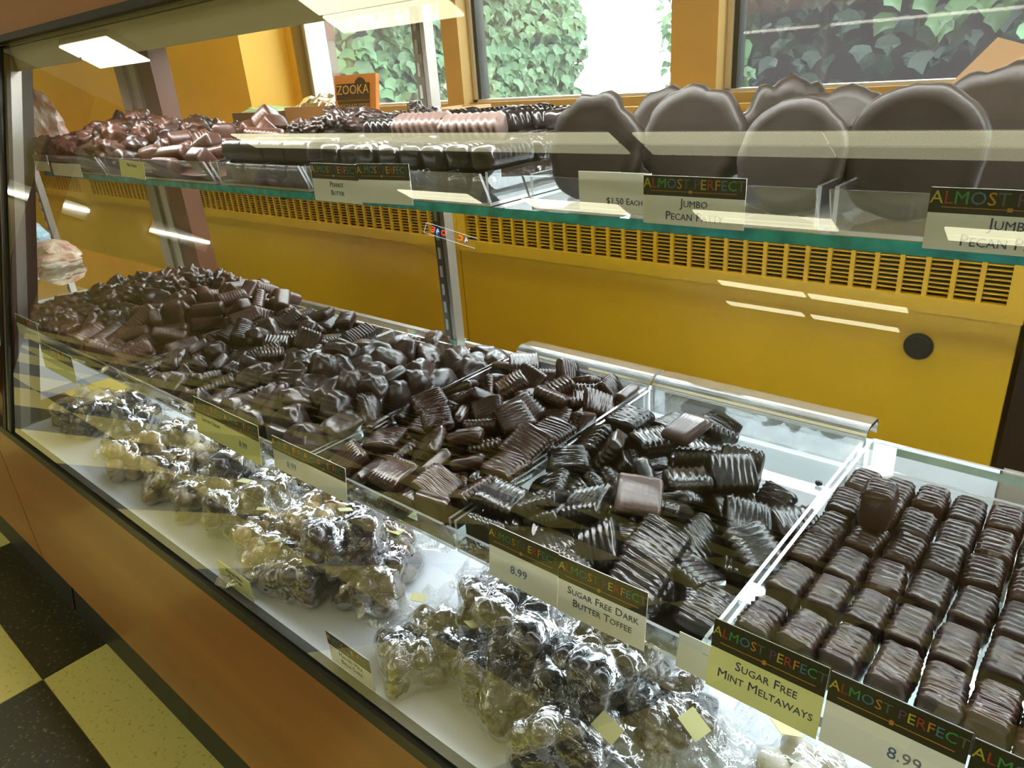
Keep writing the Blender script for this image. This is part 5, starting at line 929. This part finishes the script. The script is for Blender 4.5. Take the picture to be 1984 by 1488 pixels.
def ivy(name, label, n, place, mt, smin, smax, nparts, seed):
    t = thing(name, label, 'plant', place(random.Random(0))[0]); base = t.location.copy(); R = random.Random(seed)
    mes = [leaf_mesh('leaf', mt, 1.0)]
    P = [place(R) for _ in range(n)]
    P.sort(key=lambda q: (q[0]-Vector((0, 0, CZ))).length)
    V = []; F = []
    src = mes[0]; sv = [v.co.copy() for v in src.vertices]; sf = [tuple(p.vertices) for p in src.polygons]
    for i, (p, nrm) in enumerate(P):
        s = R.uniform(smin, smax)
        # leaf hangs: tip down, face along nrm
        nr = (nrm+Vector((R.gauss(0, .45), R.gauss(0, .45), R.gauss(.25, .35)))).normalized()
        dn = Vector((R.gauss(0, .35), R.gauss(0, .35), -1)); dn = (dn-dn.dot(nr)*nr).normalized(); sd = dn.cross(nr)
        M = Matrix((sd, dn, nr)).transposed().to_4x4(); M.translation = p
        M = M @ Matrix.Scale(s, 4)
        if i < nparts:
            o = inst('leaf', src, t); o.matrix_local = Matrix.Translation(-base) @ M
        else:
            k = len(V); V += [tuple((M @ v)-base) for v in sv]; F += [tuple(k+a for a in f) for f in sf]
    if V:
        me = bpy.data.meshes.new('leaf_mass'); me.from_pydata(V, [], F); me.materials.append(mt)
        o = link(bpy.data.objects.new('leaf_mass', me)); o.parent = t; o['kind'] = 'stuff'
    return t
# ivy on the wing wall seen through the two left windows (wall at x = -3.62, running away from the shop)
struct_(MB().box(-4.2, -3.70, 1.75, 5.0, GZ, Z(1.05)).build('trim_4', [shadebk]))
def p_wing(R):
    y = 2.55+2.45*R.random()**.8; z = Z(R.uniform(-.55, 1.12)); b = .10*noise.noise(Vector((y*2.2, z*2.2, 1)))
    edge = .10*noise.noise(Vector((z*5, 3, 1)))
    return Vector((-3.62+b+R.uniform(-.04, .06), y+edge, z)), Vector((1, -.35, .2))
ivy('wall_ivy', 'green ivy covering the wing wall outside the two left windows', 2600, p_wing, leafm, .06, .115, 300, 3)
def p_bush(R):
    a = R.uniform(0, 2*PI); r = math.sqrt(R.random()); u = R.uniform(-1, 1)
    return Vector((-2.95+.20*r*math.cos(a)*(1+u*.2), 5.6+.3*r*math.sin(a), Z(.05+.5*u))), Vector((0, -1, .3))
ivy('garden_bush', 'bush outside at the right edge of the middle window', 420, p_bush, leafm, .05, .09, 60, 5)
# shaded wall with ivy close behind the hazy right window
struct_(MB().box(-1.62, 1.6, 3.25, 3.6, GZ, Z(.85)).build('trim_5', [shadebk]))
def p_shade(R):
    x = R.uniform(-1.6, 1.5); z = Z(.9-1.35*R.random()**1.15); b = .16*noise.noise(Vector((x*2, z*2, 4)))
    return Vector((x, 3.12-abs(b)*1.3+R.uniform(-.08, .08), z)), Vector((0, -1, .1))
ivy('shaded_ivy', 'dark shaded ivy on the wall behind the hazy right window', 1300, p_shade, leaf_s, .05, .10, 240, 8)
def p_lit(R):
    c = R.choice(((-1.20, 2.45, -.06), (-1.12, 2.45, -.10), (-1.25, 2.48, .02), (-.55, 2.4, .13), (-.45, 2.38, .10)))
    return Vector((c[0]+R.gauss(0, .05), c[1]+R.uniform(-.03, .03), Z(c[2]+R.gauss(0, .04)))), Vector((0, -1, .3))
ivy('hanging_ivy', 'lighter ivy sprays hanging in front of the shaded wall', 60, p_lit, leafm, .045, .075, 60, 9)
# pale van and far building in the glare
vn = thing('parked_van', 'hazy white van parked far outside in the gap between the ivy', 'vehicle', (-6.8, 10.5, GZ))
MB().prism([(0, .35), (3.6, .35), (3.6, 1.55), (1.2, 1.6), (.75, 1.05), (0, .9)], 'y', 0, 1.6).build('van_body', [chromem], vn)
MB().prism([(1.15, 1.45), (.82, 1.05), (3.2, 1.05), (3.2, 1.45)], 'y', -.01, 0).build('van_window', [mat('van_glass', (.25, .28, .3), .2)], vn)
for wx in (.75, 2.9): MB().tube([(wx, -.02, .33), (wx, .2, .33)], .33, 20).build('wheel', [mat('grey_tyre', (.2, .2, .2), .7)], vn)
fb = thing('far_building', 'pale low building far behind the parked van', 'building', (-16, 24, GZ))
MB().box(0, 9, 0, 5, 0, 2.3).build('wall', [chromem], fb)
MB().box(1, 2, -.04, 0, .9, 1.7).build('window', [mat('far_glass', (.4, .45, .5), .3)], fb); MB().box(-.2, 9.2, -.2, 5.2, 2.3, 2.45).build('roof', [mat('grey_roof', (.4, .4, .42), .7)], fb)
